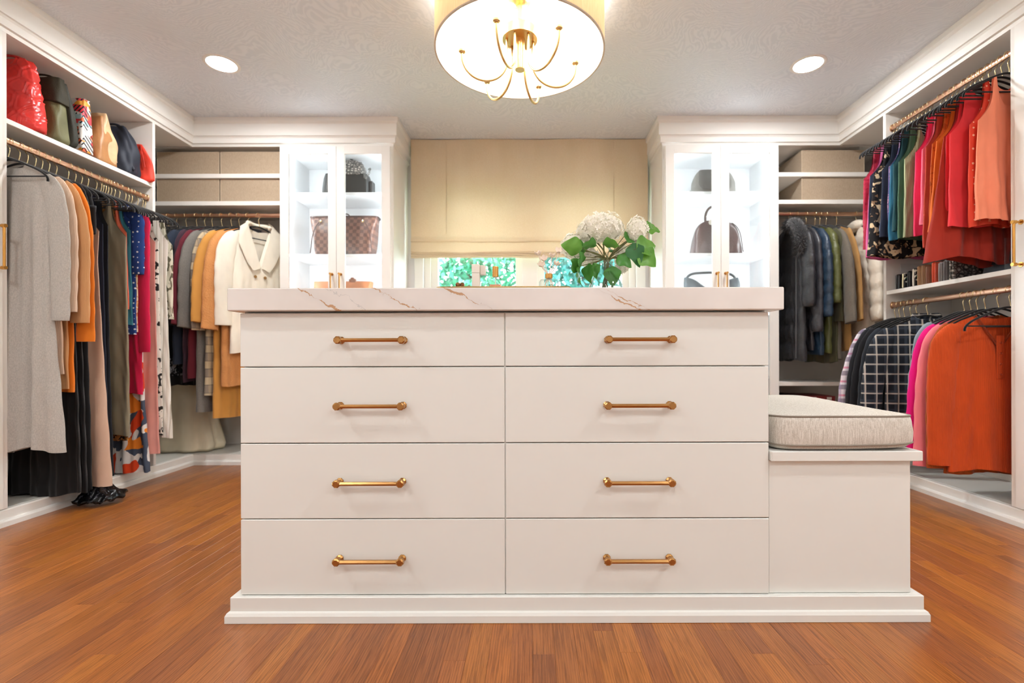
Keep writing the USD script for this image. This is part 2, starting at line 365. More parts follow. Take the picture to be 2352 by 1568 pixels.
for a, b in ((WX0 + .05, -.075), (.045, WX1 - .05)):
    s_ = .055; y0, y1 = BACK + .05, BACK + .09
    sh = part(wn, 'sash', join(box(a, a + s_, y0, y1, WZ0 + .05, WZ1 - .05), box(b - s_, b, y0, y1, WZ0 + .05, WZ1 - .05), box(a + s_, b - s_, y0, y1, WZ0 + .05, WZ0 + .11), box(a + s_, b - s_, y0, y1, WZ1 - .11, WZ1 - .05)), WHITE)
    part(sh, 'window_pane', bx0(a + s_ - .004, b - s_ + .004, y0 + .016, y0 + .022, WZ0 + .106, WZ1 - .106), PANE)
part(wn, 'window_casing', join(box(WX0 - .07, WX0, BACK - .018, BACK, WZ0 - .07, WZ1 + .07), box(WX1, WX1 + .07, BACK - .018, BACK, WZ0 - .07, WZ1 + .07), box(WX0, WX1, BACK - .018, BACK, WZ1, WZ1 + .07)), WHITE)
part(wn, 'window_sill', box(WX0 - .08, WX1 + .08, BACK - .05, BACK + .02, WZ0 - .03, WZ0), WHITE)

# crown mouldings over the cabinet runs (profile: distance out from the face, height)
CRP = [(-.02, 2.268), (.0, 2.268), (.004, 2.284), (.016, 2.287), (.016, 2.322), (.022, 2.332), (.030, 2.335), (.030, 2.418), (.036, 2.424), (.042, 2.432), (.042, 2.462), (-.02, 2.462)]
def crown(path):                         # mitred sweep of CRP along a polyline of face points; out = right-hand side
    p = np.asarray(path, float); n = len(p); rings = []
    d = np.diff(p, axis=0); d /= np.linalg.norm(d, axis=1, keepdims=True); nrm = np.stack([d[:, 1], -d[:, 0]], -1)
    for i in range(n):
        if i == 0: o = nrm[0]
        elif i == n - 1: o = nrm[-1]
        else:
            o = nrm[i - 1] + nrm[i]; o = o / (o @ nrm[i])
        rings.append([(p[i, 0] + o[0] * q, p[i, 1] + o[1] * q, z) for q, z in CRP])
    return loft(rings)
TLX1, TRX0 = xat(905, 3.48), xat(1522, 3.48)      # inner sides of the two glass towers
struct('trim_1', crown([(LFACE, FRONT), (LFACE, BFACE), (TLX1, BFACE), (TLX1, BACK)]), WHITE, 'white crown moulding along the left run and left glass tower')
struct('trim_2', crown([(TRX0, BACK), (TRX0, BFACE), (RFACE, BFACE), (RFACE, FRONT)]), WHITE, 'white crown moulding along the right run and right glass tower')
BBP = [(-.02, 0), (.016, 0), (.016, .022), (.010, .030), (.0, .032), (.0, .070), (-.004, .076), (-.02, .076)]
_c = CRP; CRP = BBP
struct('baseboard_left', crown([(LFACE, FRONT), (LFACE, BFACE), (TLX1, BFACE), (TLX1, BACK)]), WHITE, 'white baseboard under the left closet run')
struct('baseboard_right', crown([(TRX0, BACK), (TRX0, BFACE), (RFACE, BFACE), (RFACE, FRONT)]), WHITE, 'white baseboard under the right closet run')
struct('baseboard_back', box(TLX1 + .001, TRX0 - .001, BACK - .016, BACK, 0, .1), WHITE)
CRP = _c

# ================================================================== CLOSET CARCASES
T = .022
PZ = .078                                            # top of the platform
def rail(parent, a, b):                              # oval hanging rail from a to b with end flanges
    a, b = np.asarray(a, float), np.asarray(b, float); d = (b - a) / np.linalg.norm(b - a); s = np.array([-d[1], d[0], 0]); up = np.array([0, 0, 1.0])
    t = np.arange(16) * 2 * PI / 16
    ring = .0075 * np.cos(t)[:, None] * s + .0145 * np.sin(t)[:, None] * up
    pr = part(parent, 'hanging_rail', loft([a + ring, b + ring]), ROSE, 35, world=True)
    for q, e in ((a, d), (b, -d)):
        part(pr, 'rail_flange', loft([q + ring * 1.5, q + e * .006 + ring * 1.5]), ROSE, 35, world=True)
def pins(parent, face, y_or_x, axis):
    pass
LD0, LD1 = 3.115, 3.137                               # left divider
u = thing('closet_unit', 'white open closet bay at left with one high shelf and long hanging rail', 'closet', (LFACE - .2, 2.7, 0))
part(u, 'divider_panel', box(LWALL + .012, LFACE, LD0, LD1, PZ, 2.27), INNER, world=True)
part(u, 'side_panel', box(LWALL + .012, LFACE, 2.228, 2.25, PZ, 2.27), INNER, world=True)
part(u, 'back_panel', box(LWALL + .002, LWALL + .012, 2.228, BFACE, PZ, 2.27), BACKP, world=True)
part(u, 'shelf', box(LWALL + .013, LFACE - .004, 2.2505, LD0 - .0005, 1.855, 1.879), INNER, world=True)
part(u, 'platform', box(LWALL + .002, LFACE - .021, 2.228, BFACE, .002, PZ), PLATF, world=True)
part(u, 'top_panel', box(LWALL + .002, LFACE - .021, 2.228, BFACE + .0, 2.27, 2.29), INNER, world=True)
LRX, LRZ = -2.452, 1.785
rail(u, (LRX, 2.2505, LRZ), (LRX, LD0 - .0005, LRZ))
SZ = [(2.045, 2.076), (1.849, 1.88)]
TLX0, TRX1 = xat(647, 3.48), xat(1786, 3.48)
u = thing('closet_unit', 'white open corner closet bay left of the left glass tower', 'closet', (-2.3, 3.68, 0))
part(u, 'back_panel', box(LWALL + .002, TLX0 - .001, BACK - .012, BACK - .002, PZ, 2.27), BACKP, world=True)
for a, b in SZ: part(u, 'shelf', box(LWALL + .002, TLX0 - .001, BFACE, BACK - .013, a, b), INNER, world=True)
part(u, 'platform', box(LWALL + .002, TLX0 - .001, BFACE + .001, BACK - .002, .002, PZ), PLATF, world=True)
part(u, 'top_panel', box(LWALL + .002, TLX0 - .001, BFACE + .021, BACK - .002, 2.27, 2.29), INNER, world=True)
BRY, BRZ = 3.525, 1.79
rail(u, (LWALL + .01, BRY, BRZ), (TLX0 - .002, BRY, BRZ))
u = thing('closet_unit', 'white open corner closet bay right of the right glass tower', 'closet', (2.0, 3.68, 0))
part(u, 'back_panel', box(TRX1 + .001, RWALL - .002, BACK - .012, BACK - .002, PZ, 2.27), BACKP, world=True)
for a, b in SZ + [(.552, .58)]: part(u, 'shelf', box(TRX1 + .001, RWALL - .002, BFACE, BACK - .013, a, b), INNER, world=True)
part(u, 'platform', box(TRX1 + .001, RWALL - .002, BFACE + .001, BACK - .002, .002, PZ), PLATF, world=True)
part(u, 'top_panel', box(TRX1 + .001, RWALL - .002, BFACE + .021, BACK - .002, 2.27, 2.29), INNER, world=True)
rail(u, (TRX1 + .002, BRY, BRZ), (RWALL - .01, BRY, BRZ))
RD0, RD1 = 3.03, 3.052
RRX, R1Z, R2Z = 2.236, 2.178, 1.08
u = thing('closet_unit', 'white open closet bay at right with two hanging rails and a middle shelf', 'closet', (RFACE + .2, 2.6, 0))
part(u, 'divider_panel', box(RFACE, RWALL - .012, RD0, RD1, PZ, 2.27), INNER, world=True)
part(u, 'side_panel', box(RFACE, RWALL - .012, 2.218, 2.24, PZ, 2.27), INNER, world=True)
part(u, 'back_panel', box(RWALL - .012, RWALL - .002, 2.218, BFACE, PZ, 2.27), BACKP, world=True)
part(u, 'shelf', box(RFACE + .004, RWALL - .013, 2.2405, RD0 - .0005, 1.145, 1.169), INNER, world=True)
part(u, 'platform', box(RFACE + .021, RWALL - .002, 2.218, BFACE, .002, PZ), PLATF, world=True)
part(u, 'top_panel', box(RFACE + .021, RWALL - .002, 2.218, BFACE, 2.27, 2.29), INNER, world=True)
rail(u, (RRX, 2.2405, R1Z), (RRX, RD0 - .0005, R1Z)); rail(u, (RRX, 2.2405, R2Z), (RRX, RD0 - .0005, R2Z))

def bar_handle(p0, p1, out, r=.0055, off=.034):       # slim pull: two posts and a bar
    p0, p1, out = (np.asarray(q, float) for q in (p0, p1, out)); d = (p1 - p0) / np.linalg.norm(p1 - p0)
    ms = [tube([p0 + out * off - d * .006, p1 + out * off + d * .006], r, 8)]
    for q in (p0, p1):
        ms += [tube([q, q + out * (off + .001)], r * .9, 8), tube([q, q + out * .004], r * 2.1, 12), tube([q + out * (off - .010) , q + out * (off + .008)], r * 1.55, 8)]
    return join(*ms)
def tall(side, y0, y1, label, handle_y):
    f = LFACE if side < 0 else RFACE; w = LWALL if side < 0 else RWALL
    a, b = sorted((f, w)); g_ = .002 * side
    t = thing('tall_cabinet', label, 'cabinet', ((f + w) / 2, (y0 + y1) / 2, 0))
    part(t, 'carcass', box(min(f + .022 * side, w - g_), max(f + .022 * side, w - g_), y0, y1, .002, 2.268), WHITE, world=True)
    d0, d1 = sorted((f - .006 * side, f + .0215 * side))
    d = part(t, 'door', box(d0, d1, y0 + .002, y1 - .001, .080, 2.266, .002), WHITE, world=True)
    if handle_y: part(d, 'handle', bar_handle((f - .006 * side, handle_y, 1.178), (f - .006 * side, handle_y, 1.368), (-side, 0, 0)), GOLD, 40, world=True, label='slim gold bar handle')
tall(-1, 1.66, 2.227, 'tall white cabinet door with gold handle at the far left edge', 2.2)
tall(1, 1.66, 2.217, 'tall white cabinet door with gold handle at the far right edge', 2.185)
tall(-1, 1.09, 1.658, 'tall white cabinet nearest the viewer on the left wall', 1.14); tall(1, 1.09, 1.658, 'tall white cabinet nearest the viewer on the right wall', 1.14)
tall(-1, -1.69, 1.088, 'long white cabinet front on the left wall behind the viewer', None); tall(1, -1.69, 1.088, 'long white cabinet front on the right wall behind the viewer', None)

# glass display towers
LEDM = plain('led_strip', '#ffffff', .5, emis=C_LED, strength=L_LED * 4)
def tower(x0, x1, sx, label):
    t = thing('display_tower', label, 'cabinet', ((x0 + x1) / 2, 3.67, 0)); y0, y1 = BFACE, BACK - .002
    ys = y0 + .0225
    part(t, 'side_panel', box(x0, x0 + T, ys - .022, y1, .002, 2.268), WHITE, world=True)
    part(t, 'side_panel', box(x1 - T, x1, ys - .022, y1, .002, 2.268), WHITE, world=True)
    part(t, 'back_panel', box(x0 + T, x1 - T, y1 - .012, y1, .08, 2.268), TOWER, world=True)
    part(t, 'top_panel', box(x0 + T, x1 - T, ys, y1 - .012, 2.248, 2.268), TOWER, world=True)
    part(t, 'bottom_panel', box(x0 + T, x1 - T, ys, y1 - .012, .08, .102), TOWER, world=True)
    for a in (T, -T):                              # bright lining of the two cheeks
        xx = (x0 + T, x0 + T + .003) if a > 0 else (x1 - T - .003, x1 - T)
        part(t, 'side_lining', bx0(xx[0], xx[1], ys, y1 - .012, .102, 2.248), TOWER, world=True)
    for z in (1.492, 1.940, 1.06, .6):
        part(t, 'shelf', box(x0 + T + .0035, x1 - T - .0035, ys + .035, y1 - .0125, z, z + .02), TOWER, world=True)
    for xx in (x0 + T + .004, x1 - T - .016):
        part(t, 'led_strip', bx0(xx, xx + .012, ys + .006, ys + .016, 1.085, 2.235), LEDM, world=True, label='glowing cool white light strip')
    xm = (x0 + x1) / 2 + (.0 if sx < 0 else -.0)
    dz0, dz1 = .082, 2.262
    for k, (a, b) in enumerate(((x0 + .0, xm - .001), (xm + .001, x1 - .018 if sx < 0 else x1))):
        if sx > 0 and k == 0: a += .018
        so, si = .062, .058                       # stiles
        l, r_ = (so, si) if k == 0 else (si, so)
        if sx < 0 and k == 0: l = .062
        fy0, fy1 = y0 - .022, y0 - .001
        d = part(t, 'door', join(box(a, a + l, fy0, fy1, dz0, dz1), box(b - r_, b, fy0, fy1, dz0, dz1), box(a + l - .001, b - r_ + .001, fy0, fy1, dz1 - .055, dz1), box(a + l - .001, b - r_ + .001, fy0, fy1, dz0, dz0 + .08)), WHITE, world=True)
        part(d, 'glass_pane', bx0(a + l - .006, b - r_ + .006, fy0 + .009, fy0 + .013, dz0 + .075, dz1 - .05), CLEAR, world=True)
        hx = b - .03 if k == 0 else a + .03
        part(d, 'handle', bar_handle((hx, fy0, 1.16), (hx, fy0, 1.352), (0, -1, 0), .005, .03), GOLD, 40, world=True, label='slim gold bar handle')
    return t
tower(TLX0, TLX1, -1, 'white glass-front display tower with lit shelves left of the window')
tower(TRX0, TRX1, 1, 'white glass-front display tower with lit shelves right of the window')

# ================================================================== ISLAND
IX0, IX1, IY0, IY1 = -.860, .697, 1.437, 2.09
isl = thing('island_cabinet', 'white island cabinet with eight drawers and bronze pulls in the centre', 'island', ((IX0 + IX1) / 2, 1.76, 0))
part(isl, 'body', box(IX0 + .001, IX1 - .001, IY0 + .019, IY1, .0735, .9075), ISLE, world=True)
part(isl, 'divider_strip', box(-.0835, -.0765, IY0 + .006, IY0 + .0185, .0745, .905), ISLE, world=True)
def pull(cx, z, y):                                 # bar pull with faceted knobs at the ends
    ms = []
    for s in (-1, 1):
        c = np.array([cx + s * .092, y, z])
        ring = lambda r, yy: np.stack([c[0] + r * np.cos(np.arange(8) * PI / 4 + PI / 8), np.full(8, yy), c[2] + r * np.sin(np.arange(8) * PI / 4 + PI / 8)], -1)
        ms.append(loft([ring(.0075, y), ring(.0115, y - .002), ring(.0115, y - .005), ring(.0072, y - .009), ring(.0072, y - .020), ring(.0118, y - .024), ring(.0118, y - .033), ring(.0085, y - .036)]))
    ms.append(tube([(cx - .103, y - .0285, z), (cx + .103, y - .0285, z)], .0062, 6))
    return join(*ms)
zr = [(.7465, .9035), (.5215, .7435), (.2985, .5185), (.0745, .2955)]
for i, (a, b) in enumerate(zr):
    zc = zat((780, 931, 1107, 1285)[i], IY0 - .015)
    for x0, x1, hc in ((IX0, -.0815, (-.469, -.472, -.474, -.475)[i]), (-.0785, IX1, (.315, .312, .311, .310)[i])):
        d = part(isl, 'drawer', box(x0, x1, IY0, IY0 + .0185, a, b, .0016), ISLE, world=True)
        part(d, 'handle', pull(hc, zc, IY0), HGOLD, 25, world=True, label='champagne bronze bar pull with faceted ends')
pl = thing('island_plinth', 'white stepped plinth running under the island and bench', 'plinth', (.125, 1.76, 0))
part(pl, 'plinth_board', box(-.885, 1.145, 1.425, 2.105, .001, .0725, .002), ISLE, world=True)
sp = [(0.0, .001), (.010, .001), (.010, .021), (.006, .029), (.0, .032)]
def shoe(x0, x1, y0, y1):
    R_ = []
    for d, z in sp: R_.append([(x0 - d, y0 - d, z), (x1 + d, y0 - d, z), (x1 + d, y1 + d, z), (x0 - d, y1 + d, z)])
    return loft(R_, True, True)
part(pl, 'shoe_moulding', shoe(-.885, 1.145, 1.425, 2.105), ISLE, world=True)
ct = thing('countertop', 'thick white marble countertop with gold veins on the island', 'countertop', (0, 0, 0))
part(ct, 'slab', box(-.882, .730, 1.410, 2.125, .9085, .974, .0025), marble())
bn = thing('storage_bench', 'white boxy bench attached to the right side of the island', 'bench', (.92, 1.76, 0))
part(bn, 'body', box(IX1 + .002, 1.118, 1.442, 2.085, .0735, .465), ISLE, world=True)
part(bn, 'bench_top', box(IX1 + .002, 1.142, 1.424, 2.105, .4655, .495, .002), ISLE, world=True)
# cushion
cu = thing('bench_cushion', 'beige linen box cushion with piped edges on the bench', 'cushion', (.926, 1.76, .495))
def cushion():
    W_, D_ = .438, .675; rings = []
    for z, k in ((.0, .90), (.004, .955), (.012, .985), (.022, .996), (.05, 1.004), (.085, 1.0), (.098, .992), (.1035, .972), (.107, .93), (.113, .75), (.118, .5), (.121, .2)):
        r = rring(W_ * (k if k > .9 else k), D_ * k, z, 120, 9.0)
        if z < .1:
            r[:, 2] += .010 * np.clip((r[:, 0]) / .22, -.3, 1) ** 2 * (1 - z / .1) * (r[:, 0] > 0)
        r[:, 2] += .004 * np.sin(r[:, 1] * 9) * (z / .12)
        r[:, :2] *= (1 + .006 * np.sin(r[:, 1:2] * 17 + z * 40))
        rings.append(r)
    return loft(rings)
part(cu, 'cushion_body', cushion(), CUSH, True)
def pipe_ring(k, z):
    r = rring(.438 * k, .675 * k, z, 120, 9.0); r[:, 2] += .004 * np.sin(r[:, 1] * 9) * (z / .12)
    if z < .1: r[:, 2] += .010 * np.clip((r[:, 0]) / .22, -.3, 1) ** 2 * (1 - z / .1) * (r[:, 0] > 0)
    r[:, :2] *= (1 + .006 * np.sin(r[:, 1:2] * 17 + z * 40))
    return tube(np.vstack([r, r[:2]]), .0032, 6, False)
PIPEM = cloth('#8f8578', name='piping_cord')
part(cu, 'piping', pipe_ring(.988, .1015), PIPEM, True, label='darker piping along the upper edge')
part(cu, 'piping', pipe_ring(.992, .017), PIPEM, True, label='darker piping along the lower edge')

# ================================================================== ROMAN SHADE
BX0, BX1, BY = xat(945, 3.80), xat(1489, 3.80), 3.80
rs = thing('roman_shade', 'beige roman shade half lowered over the window', 'window shade', ((BX0 + BX1) / 2, BY, 1.53))
def shade_sheet(prof, nx=90, amp=.0, seed=0, th=.006):
    xs = np.linspace(BX0, BX1, nx); P = np.asarray(prof, float); Fr, Bk = [], []
    for k, (y, z) in enumerate(P):
        t = np.clip((z - 1.9) / .55, 0, 1) * np.clip((2.457 - z) / .10, 0, 1)
        w = -.008 * t ** 1.5 * (np.sin(xs * 21 + 1.3 * np.sin(xs * 4 + seed)) + .5 * np.sin(xs * 47 + seed)) * amp
        w = w + .004 * amp * np.sin(xs * 9 + z * 7 + seed) * np.sin((z - 1.6) * 5)
        dz = .003 * np.sin(xs * 7 + seed) + .002 * np.sin(xs * 19 + seed) if z < 1.75 else 0 * xs
        Fr.append(np.stack([xs, y + w, np.minimum(z + dz, 2.4585)], -1)); Bk.append(np.stack([xs, y + w + th, np.minimum(z + dz, 2.4585)], -1))
    Fr, Bk = np.array(Fr), np.array(Bk)
    rings = np.concatenate([Fr, Bk[:, ::-1]], 1)
    return loft(rings, True, True)
zz = np.linspace(2.4575, 1.70, 40)
prof = [(BY, z) for z in zz] + [(BY - .004, 1.69), (BY - .010, 1.678), (BY - .014, 1.668), (BY - .012, 1.660), (BY - .004, 1.656)]
part(rs, 'panel', shade_sheet(prof, amp=1.3), SHADE, 40, world=True)
part(rs, 'fold', shade_sheet([(BY + .004, 1.665), (BY - .006, 1.645), (BY - .010, 1.61), (BY - .012, 1.585), (BY - .009, 1.577), (BY, 1.575)], seed=2), SHADE, 40, world=True)
for k in range(3):
    z = 1.577 - k * .0135
    part(rs, 'fold', shade_sheet([(BY + .006, z + .004), (BY - .006 + .001 * k, z), (BY - .010 + .001 * k, z - .006), (BY - .006, z - .012), (BY + .003, z - .0128)], seed=3 + k), SHADE, 40, world=True)
part(rs, 'head_board', box(BX0 + .004, BX1 - .004, BY + .030, BACK - .001, 2.40, 2.4585), WHITE, world=True)
for px in (1026, 1411):
    xs = xat(px, BY); part(rs, 'seam', tube([(xs, BY - .0005, 2.45), (xs + .002, BY - .0005, 2.1), (xs - .001, BY - .0005, 1.72)], .0018, 6), SHADE, True, world=True)

# ================================================================== OUTDOORS behind the window
LEAFG = [plain('hedge_leaf_light', '#3f8a68', .5), plain('hedge_leaf_deep', '#35786f', .5)]
rg = np.random.default_rng(5)
def leaf_cloud(n, c, s, size):
    ctr = np.asarray(c) + np.clip(rg.normal(size=(n, 3)), -1.3, 1.3) * np.asarray(s); d1 = rg.normal(size=(n, 3)); d1 /= np.linalg.norm(d1, axis=1, keepdims=True)
    d2 = np.cross(d1, rg.normal(size=(n, 3))); d2 /= np.linalg.norm(d2, axis=1, keepdims=True); sz = size * rg.uniform(.6, 1.4, (n, 1))
    v = np.stack([ctr - d1 * sz, ctr + d2 * sz * .45, ctr + d1 * sz, ctr - d2 * sz * .45], 1).reshape(-1, 3)
    return v, tri(np.arange(4 * n).reshape(-1, 4))
for k, (xx, zz_, lab) in enumerate(((-1.0, 2.0, 'leafy green tree outside the left window pane'), (.9, 2.1, 'leafy green tree outside the right window pane'))):
    t = thing('garden_tree', lab, 'tree', (xx * .9, 7.2, -.3))
    part(t, 'foliage', leaf_cloud(3600, (0, 0, zz_ + .3), (.55, .4, .55), .065), LEAFG[k], kind='stuff')
    part(t, 'trunk', tube(smoothpath([(0, 0, 0), (.05, 0, .8), (-.02, .02, 1.6), (.03, 0, 2.6)], 12), np.linspace(.09, .04, 12), 10), plain('bark', '#6b5443', .9), True)
hg = thing('garden_hedge', 'low clipped green hedge below the trees outside the window', 'hedge', (0, 6.0, -.3))
rgh = np.random.default_rng(9)
part(hg, 'hedge_body', loft([rring(5.6, .7, z, 60, 8) for z in (0, .5, 1.0, 1.15)]), plain('hedge_inner', '#2c5a3c', .9), True)
part(hg, 'foliage', (lambda m: (m[0] * (1, 1, 1), m[1]))(leaf_cloud(3000, (0, 0, .62), (2.1, .32, .42), .06)), LEAFG[0], kind='stuff')
struct('garden_ground', bx0(-12, 12, BACK + .16, 20, -.4, -.3), plain('lawn', '#7da060', .9))

# ================================================================== CHANDELIER
CX, CY = -.052, 2.235
ch = thing('chandelier', 'drum shade chandelier with six brass candle arms hanging from the ceiling', 'chandelier', (CX, CY, 2.02))
def zc(z): return z - 2.02
RR = .382
g = NG()
n_ = g('noise_texture', scale=1.0, detail=2.0, vector=g.obj((300, 300, 20)))
cS = g('rgb_ramp', ramp=[(.35, lin('#e6cfae')), (.65, lin('#f0dfc6'))], fac=n_.fac).color
DRUM = g.build('drum_shade_fabric', g('mix_closure', fac=.30, closure1=g('principled_bsdf', base_color=cS, roughness=.8, specular_ior_level=.2).BSDF, closure2=g('translucent_bsdf', color=lin('#f3dfc0')).BSDF).closure)
DRIN = plain('shade_lining', '#ffffff', .7)
part(ch, 'drum_shade', lathe([(RR, zc(2.155)), (RR + .002, zc(2.155)), (RR + .002, zc(2.415)), (RR, zc(2.415)), (RR, zc(2.155))], 96), DRUM, 40)
for z in (2.152, 2.414):
    part(ch, 'shade_ring', lathe([(RR - .004, zc(z)), (RR + .004, zc(z)), (RR + .004, zc(z + .006)), (RR - .004, zc(z + .006)), (RR - .004, zc(z))], 96), plain('pale_trim', '#cfc2b0', .5), 40)
for a in (20, 140, 260):
    aa = math.radians(a); d = np.array([math.cos(aa), math.sin(aa), 0])
    part(ch, 'spider_arm', tube([d * .02 + (0, 0, zc(2.40)), d * (RR - .003) + np.array([0, 0, zc(2.405)])], .0045, 8), plain('white_metal', '#f2efe8', .4), True)
part(ch, 'stem', tube([(0, 0, zc(2.24)), (0, 0, zc(2.44))], .011, 16), BRASS, 40)
part(ch, 'canopy', lathe([(0, zc(2.375)), (.02, zc(2.376)), (.045, zc(2.388)), (.06, zc(2.41)), (.065, zc(2.4595)), (0, zc(2.4595))], 40), BRASS, 40)
part(ch, 'hub', lathe([(0, zc(2.222)), (.070, zc(2.222)), (.070, zc(2.220)), (.080, zc(2.220)), (.080, zc(2.262)), (.076, zc(2.266)), (0, zc(2.268))], 48), BRASS, 40)
part(ch, 'column', lathe([(0, zc(2.082)), (.021, zc(2.082)), (.0235, zc(2.085)), (.0235, zc(2.222)), (0, zc(2.223))], 32), BRASS, 40)
BULB = plain('bulb_glow', '#ffffff', .3, emis=C_BULB, strength=L_BULB)
CAND = plain('candle_sleeve', '#fbf4e6', .5)
for k in range(6):
    a = math.radians(10 + 60 * k); d = np.array([math.cos(a), math.sin(a), 0]); e = lambda r, z: tuple(d * r + np.array([0, 0, zc(z)]))
    path = [e(.060, 2.225), e(.060, 2.17), e(.060, 2.12)] + [e(.161 - .101 * math.cos(t), 2.12 - .100 * math.sin(t)) for t in np.linspace(.1, PI - .1, 22)] + [e(.262, 2.12), e(.262, 2.138)]
    am = part(ch, 'arm', tube(path, .0058, 10), BRASS, True)
    o = d * .262
    part(am, 'candle_cup', lathe([(0, zc(2.133)), (.009, zc(2.133)), (.0155, zc(2.139)), (.0155, zc(2.146)), (0, zc(2.146))], 20, o), BRASS, 40)
    part(am, 'candle_sleeve', lathe([(0, zc(2.146)), (.0125, zc(2.146)), (.0125, zc(2.248)), (0, zc(2.249))], 20, o), CAND, 40, label='cream candle sleeve')
    part(am, 'bulb', lathe([(0, zc(2.249)), (.009, zc(2.25)), (.017, zc(2.270)), (.019, zc(2.285)), (.015, zc(2.312)), (.006, zc(2.336)), (0, zc(2.345))], 20, o), BULB, 40, label='glowing candle bulb')

# ================================================================== DOWNLIGHTS
DLENS = plain('downlight_glow', '#ffffff', .5, emis=C_DOWN, strength=L_DOWN)
for (xx, yy, lab) in ((-1.784, 2.81, 'round recessed ceiling downlight above the left closet'), (1.607, 2.83, 'round recessed ceiling downlight above the right closet'),
                      (-1.784, .70, 'recessed ceiling downlight nearest the viewer on the left'), (1.607, .70, 'recessed ceiling downlight nearest the viewer on the right'),
                      (-1.784, -.9, 'recessed ceiling downlight behind the viewer on the left'), (1.607, -.9, 'recessed ceiling downlight behind the viewer on the right'), (-.09, -.6, 'recessed ceiling downlight right above the viewer')):
    t = thing('downlight', lab, 'ceiling light', (xx, yy, CEIL))
    part(t, 'trim_ring', lathe([(.076, 0), (.095, 0), (.095, -.003), (.088, -.006), (.076, -.004), (.076, 0)], 48), WHITE, 40)
    part(t, 'lens', lathe([(0, -.001), (.076, -.001), (.076, -.0035), (0, -.0036)], 40), DLENS, label='glowing white lens')

# ================================================================== HANGERS AND GARMENTS
HANGER = [None]
def hanger(loc, deg, label):
    if HANGER[0] is None:
        t = thing('hanger', label, 'clothes hanger', loc, deg); HANGER[0] = t
        hk = np.vstack([arc((0, 0, 0), .0172, -35, 200, 22), smoothpath([(-.0150, 0, -.0095), (-.009, 0, -.019), (-.002, 0, -.027), (0, 0, -.036), (0, 0, -.088)], 14)])
        part(t, 'hook', tube(hk, .0021, 6), HOOK, True, label='pale gold wire hook')
        sh = smoothpath([(-.208, 0, -.196), (-.207, 0, -.180), (-.19, 0, -.160), (-.12, 0, -.123), (-.04, 0, -.091), (0, 0, -.084), (.04, 0, -.091), (.12, 0, -.123), (.19, 0, -.160), (.207, 0, -.180), (.208, 0, -.196)], 50)
        part(t, 'shoulder_arm', tube(sh, .0052, 7), BLACKV, True)
        part(t, 'trouser_bar', tube([(-.198, 0, -.172), (.198, 0, -.172)], .0036, 6), BLACKV, True)
        return t
    return copy_of(HANGER[0], 'hanger', label, loc, deg)

def rodloc(rod, pos):
    return {'L': ((LRX, pos, LRZ), 0.0), 'A': ((RRX, pos, R1Z), 180.0), 'B': ((RRX, pos, R2Z), 180.0), 'C': ((pos, BRY, BRZ), -90.0)}[rod]

M_ = 60
def body(hw, hem, top='sleeve', nw=.07, fd=.05, bd=.015, sw=None, ad=.16, hwh=None, wst=None, b=.010, bh=.016, F=.006, nf=3.0, seed=0, vneck=False, puff=None, hv=.006, L=44, slope=.40, z0=-.079, flare=1.0, flip=False):
    """A hollow garment body hanging from z0 at the neck; +x is the room side. Returns a mesh open at the neck and the hem."""
    r = np.random.default_rng(seed); ph = r.uniform(0, 6.28, 6)
    k = np.arange(2 * M_); a = 2 * PI * k / (2 * M_); s = np.cos(a); sn = np.sin(a); front = (sn < 0) if flip else (sn >= 0)
    hwh = hwh or hw * 1.05; sw = sw or hw * .98
    u0 = np.abs(s) * hw; sh = z0 - slope * u0
    t = np.clip(u0 / nw, 0, 1); dip = np.where(front, fd, bd) * ((1 - t) if vneck else np.sqrt(np.maximum(0, 1 - t ** 2.2)))
    zt = np.where(u0 < nw, z0 - slope * nw - dip + .0, sh)
    arm = np.clip((u0 - sw) / max(hw - sw, 1e-4), 0, 1)
    if top != 'sleeve': zt = zt - ad * arm ** .24
    V = np.linspace(0, 1, L) ** 1.25; P = np.zeros((L, 2 * M_, 3))
    for i, v in enumerate(V):
        ze = hem + hv * np.sin(2.1 * s * 2 + ph[0]) - hv * .6 * np.sin(5 * s + ph[1])
        z = zt * (1 - v) + ze * v
        d = np.clip((z0 - z) / max(z0 - hem, .05), 0, 1)
        if wst: A = np.interp(d, [0, .10, wst[0], 1], [hw, hw, wst[1], hwh])
        else: A = np.interp(d, [0, .25, 1], [hw, hw * .99, hwh])
        B = np.interp(v, [0, .08, .35, 1], [.0055, b * .8, b, bh])
        fv = np.clip(v * 1.4, 0, 1) ** flare
        fold = F * fv * (np.sin(nf * PI * s + ph[2] + 1.2 * np.sin(2 * v + ph[3])) + .55 * np.sin(nf * 2.3 * PI * s + ph[4] + v * 2))
        wr = .0022 * fv * np.sin(31 * z + 9 * s + ph[5] + 3 * np.sin(6 * s + ph[1]))
        q = 1.0
        if puff:
            w = np.abs(np.sin(PI * (z - hem) / puff + .35 * np.sin(4 * s + ph[3]) * .5)) ** .55
            B = B * (.66 + .44 * w); q = 1 + .018 * (w - .6)
        P[i, :, 0] = s * A * q + .004 * np.sin(5 * v + ph[3]) * v
        P[i, :, 1] = np.sign(sn) * np.abs(sn) ** .6 * B + fold + wr
        P[i, :, 2] = z
    n = 2 * M_; i, j = np.meshgrid(np.arange(L - 1), np.arange(n), indexing='ij')
    f = tri(np.stack([i * n + j, i * n + (j + 1) % n, (i + 1) * n + (j + 1) % n, (i + 1) * n + j], -1).reshape(-1, 4))
    return P.reshape(-1, 3), f

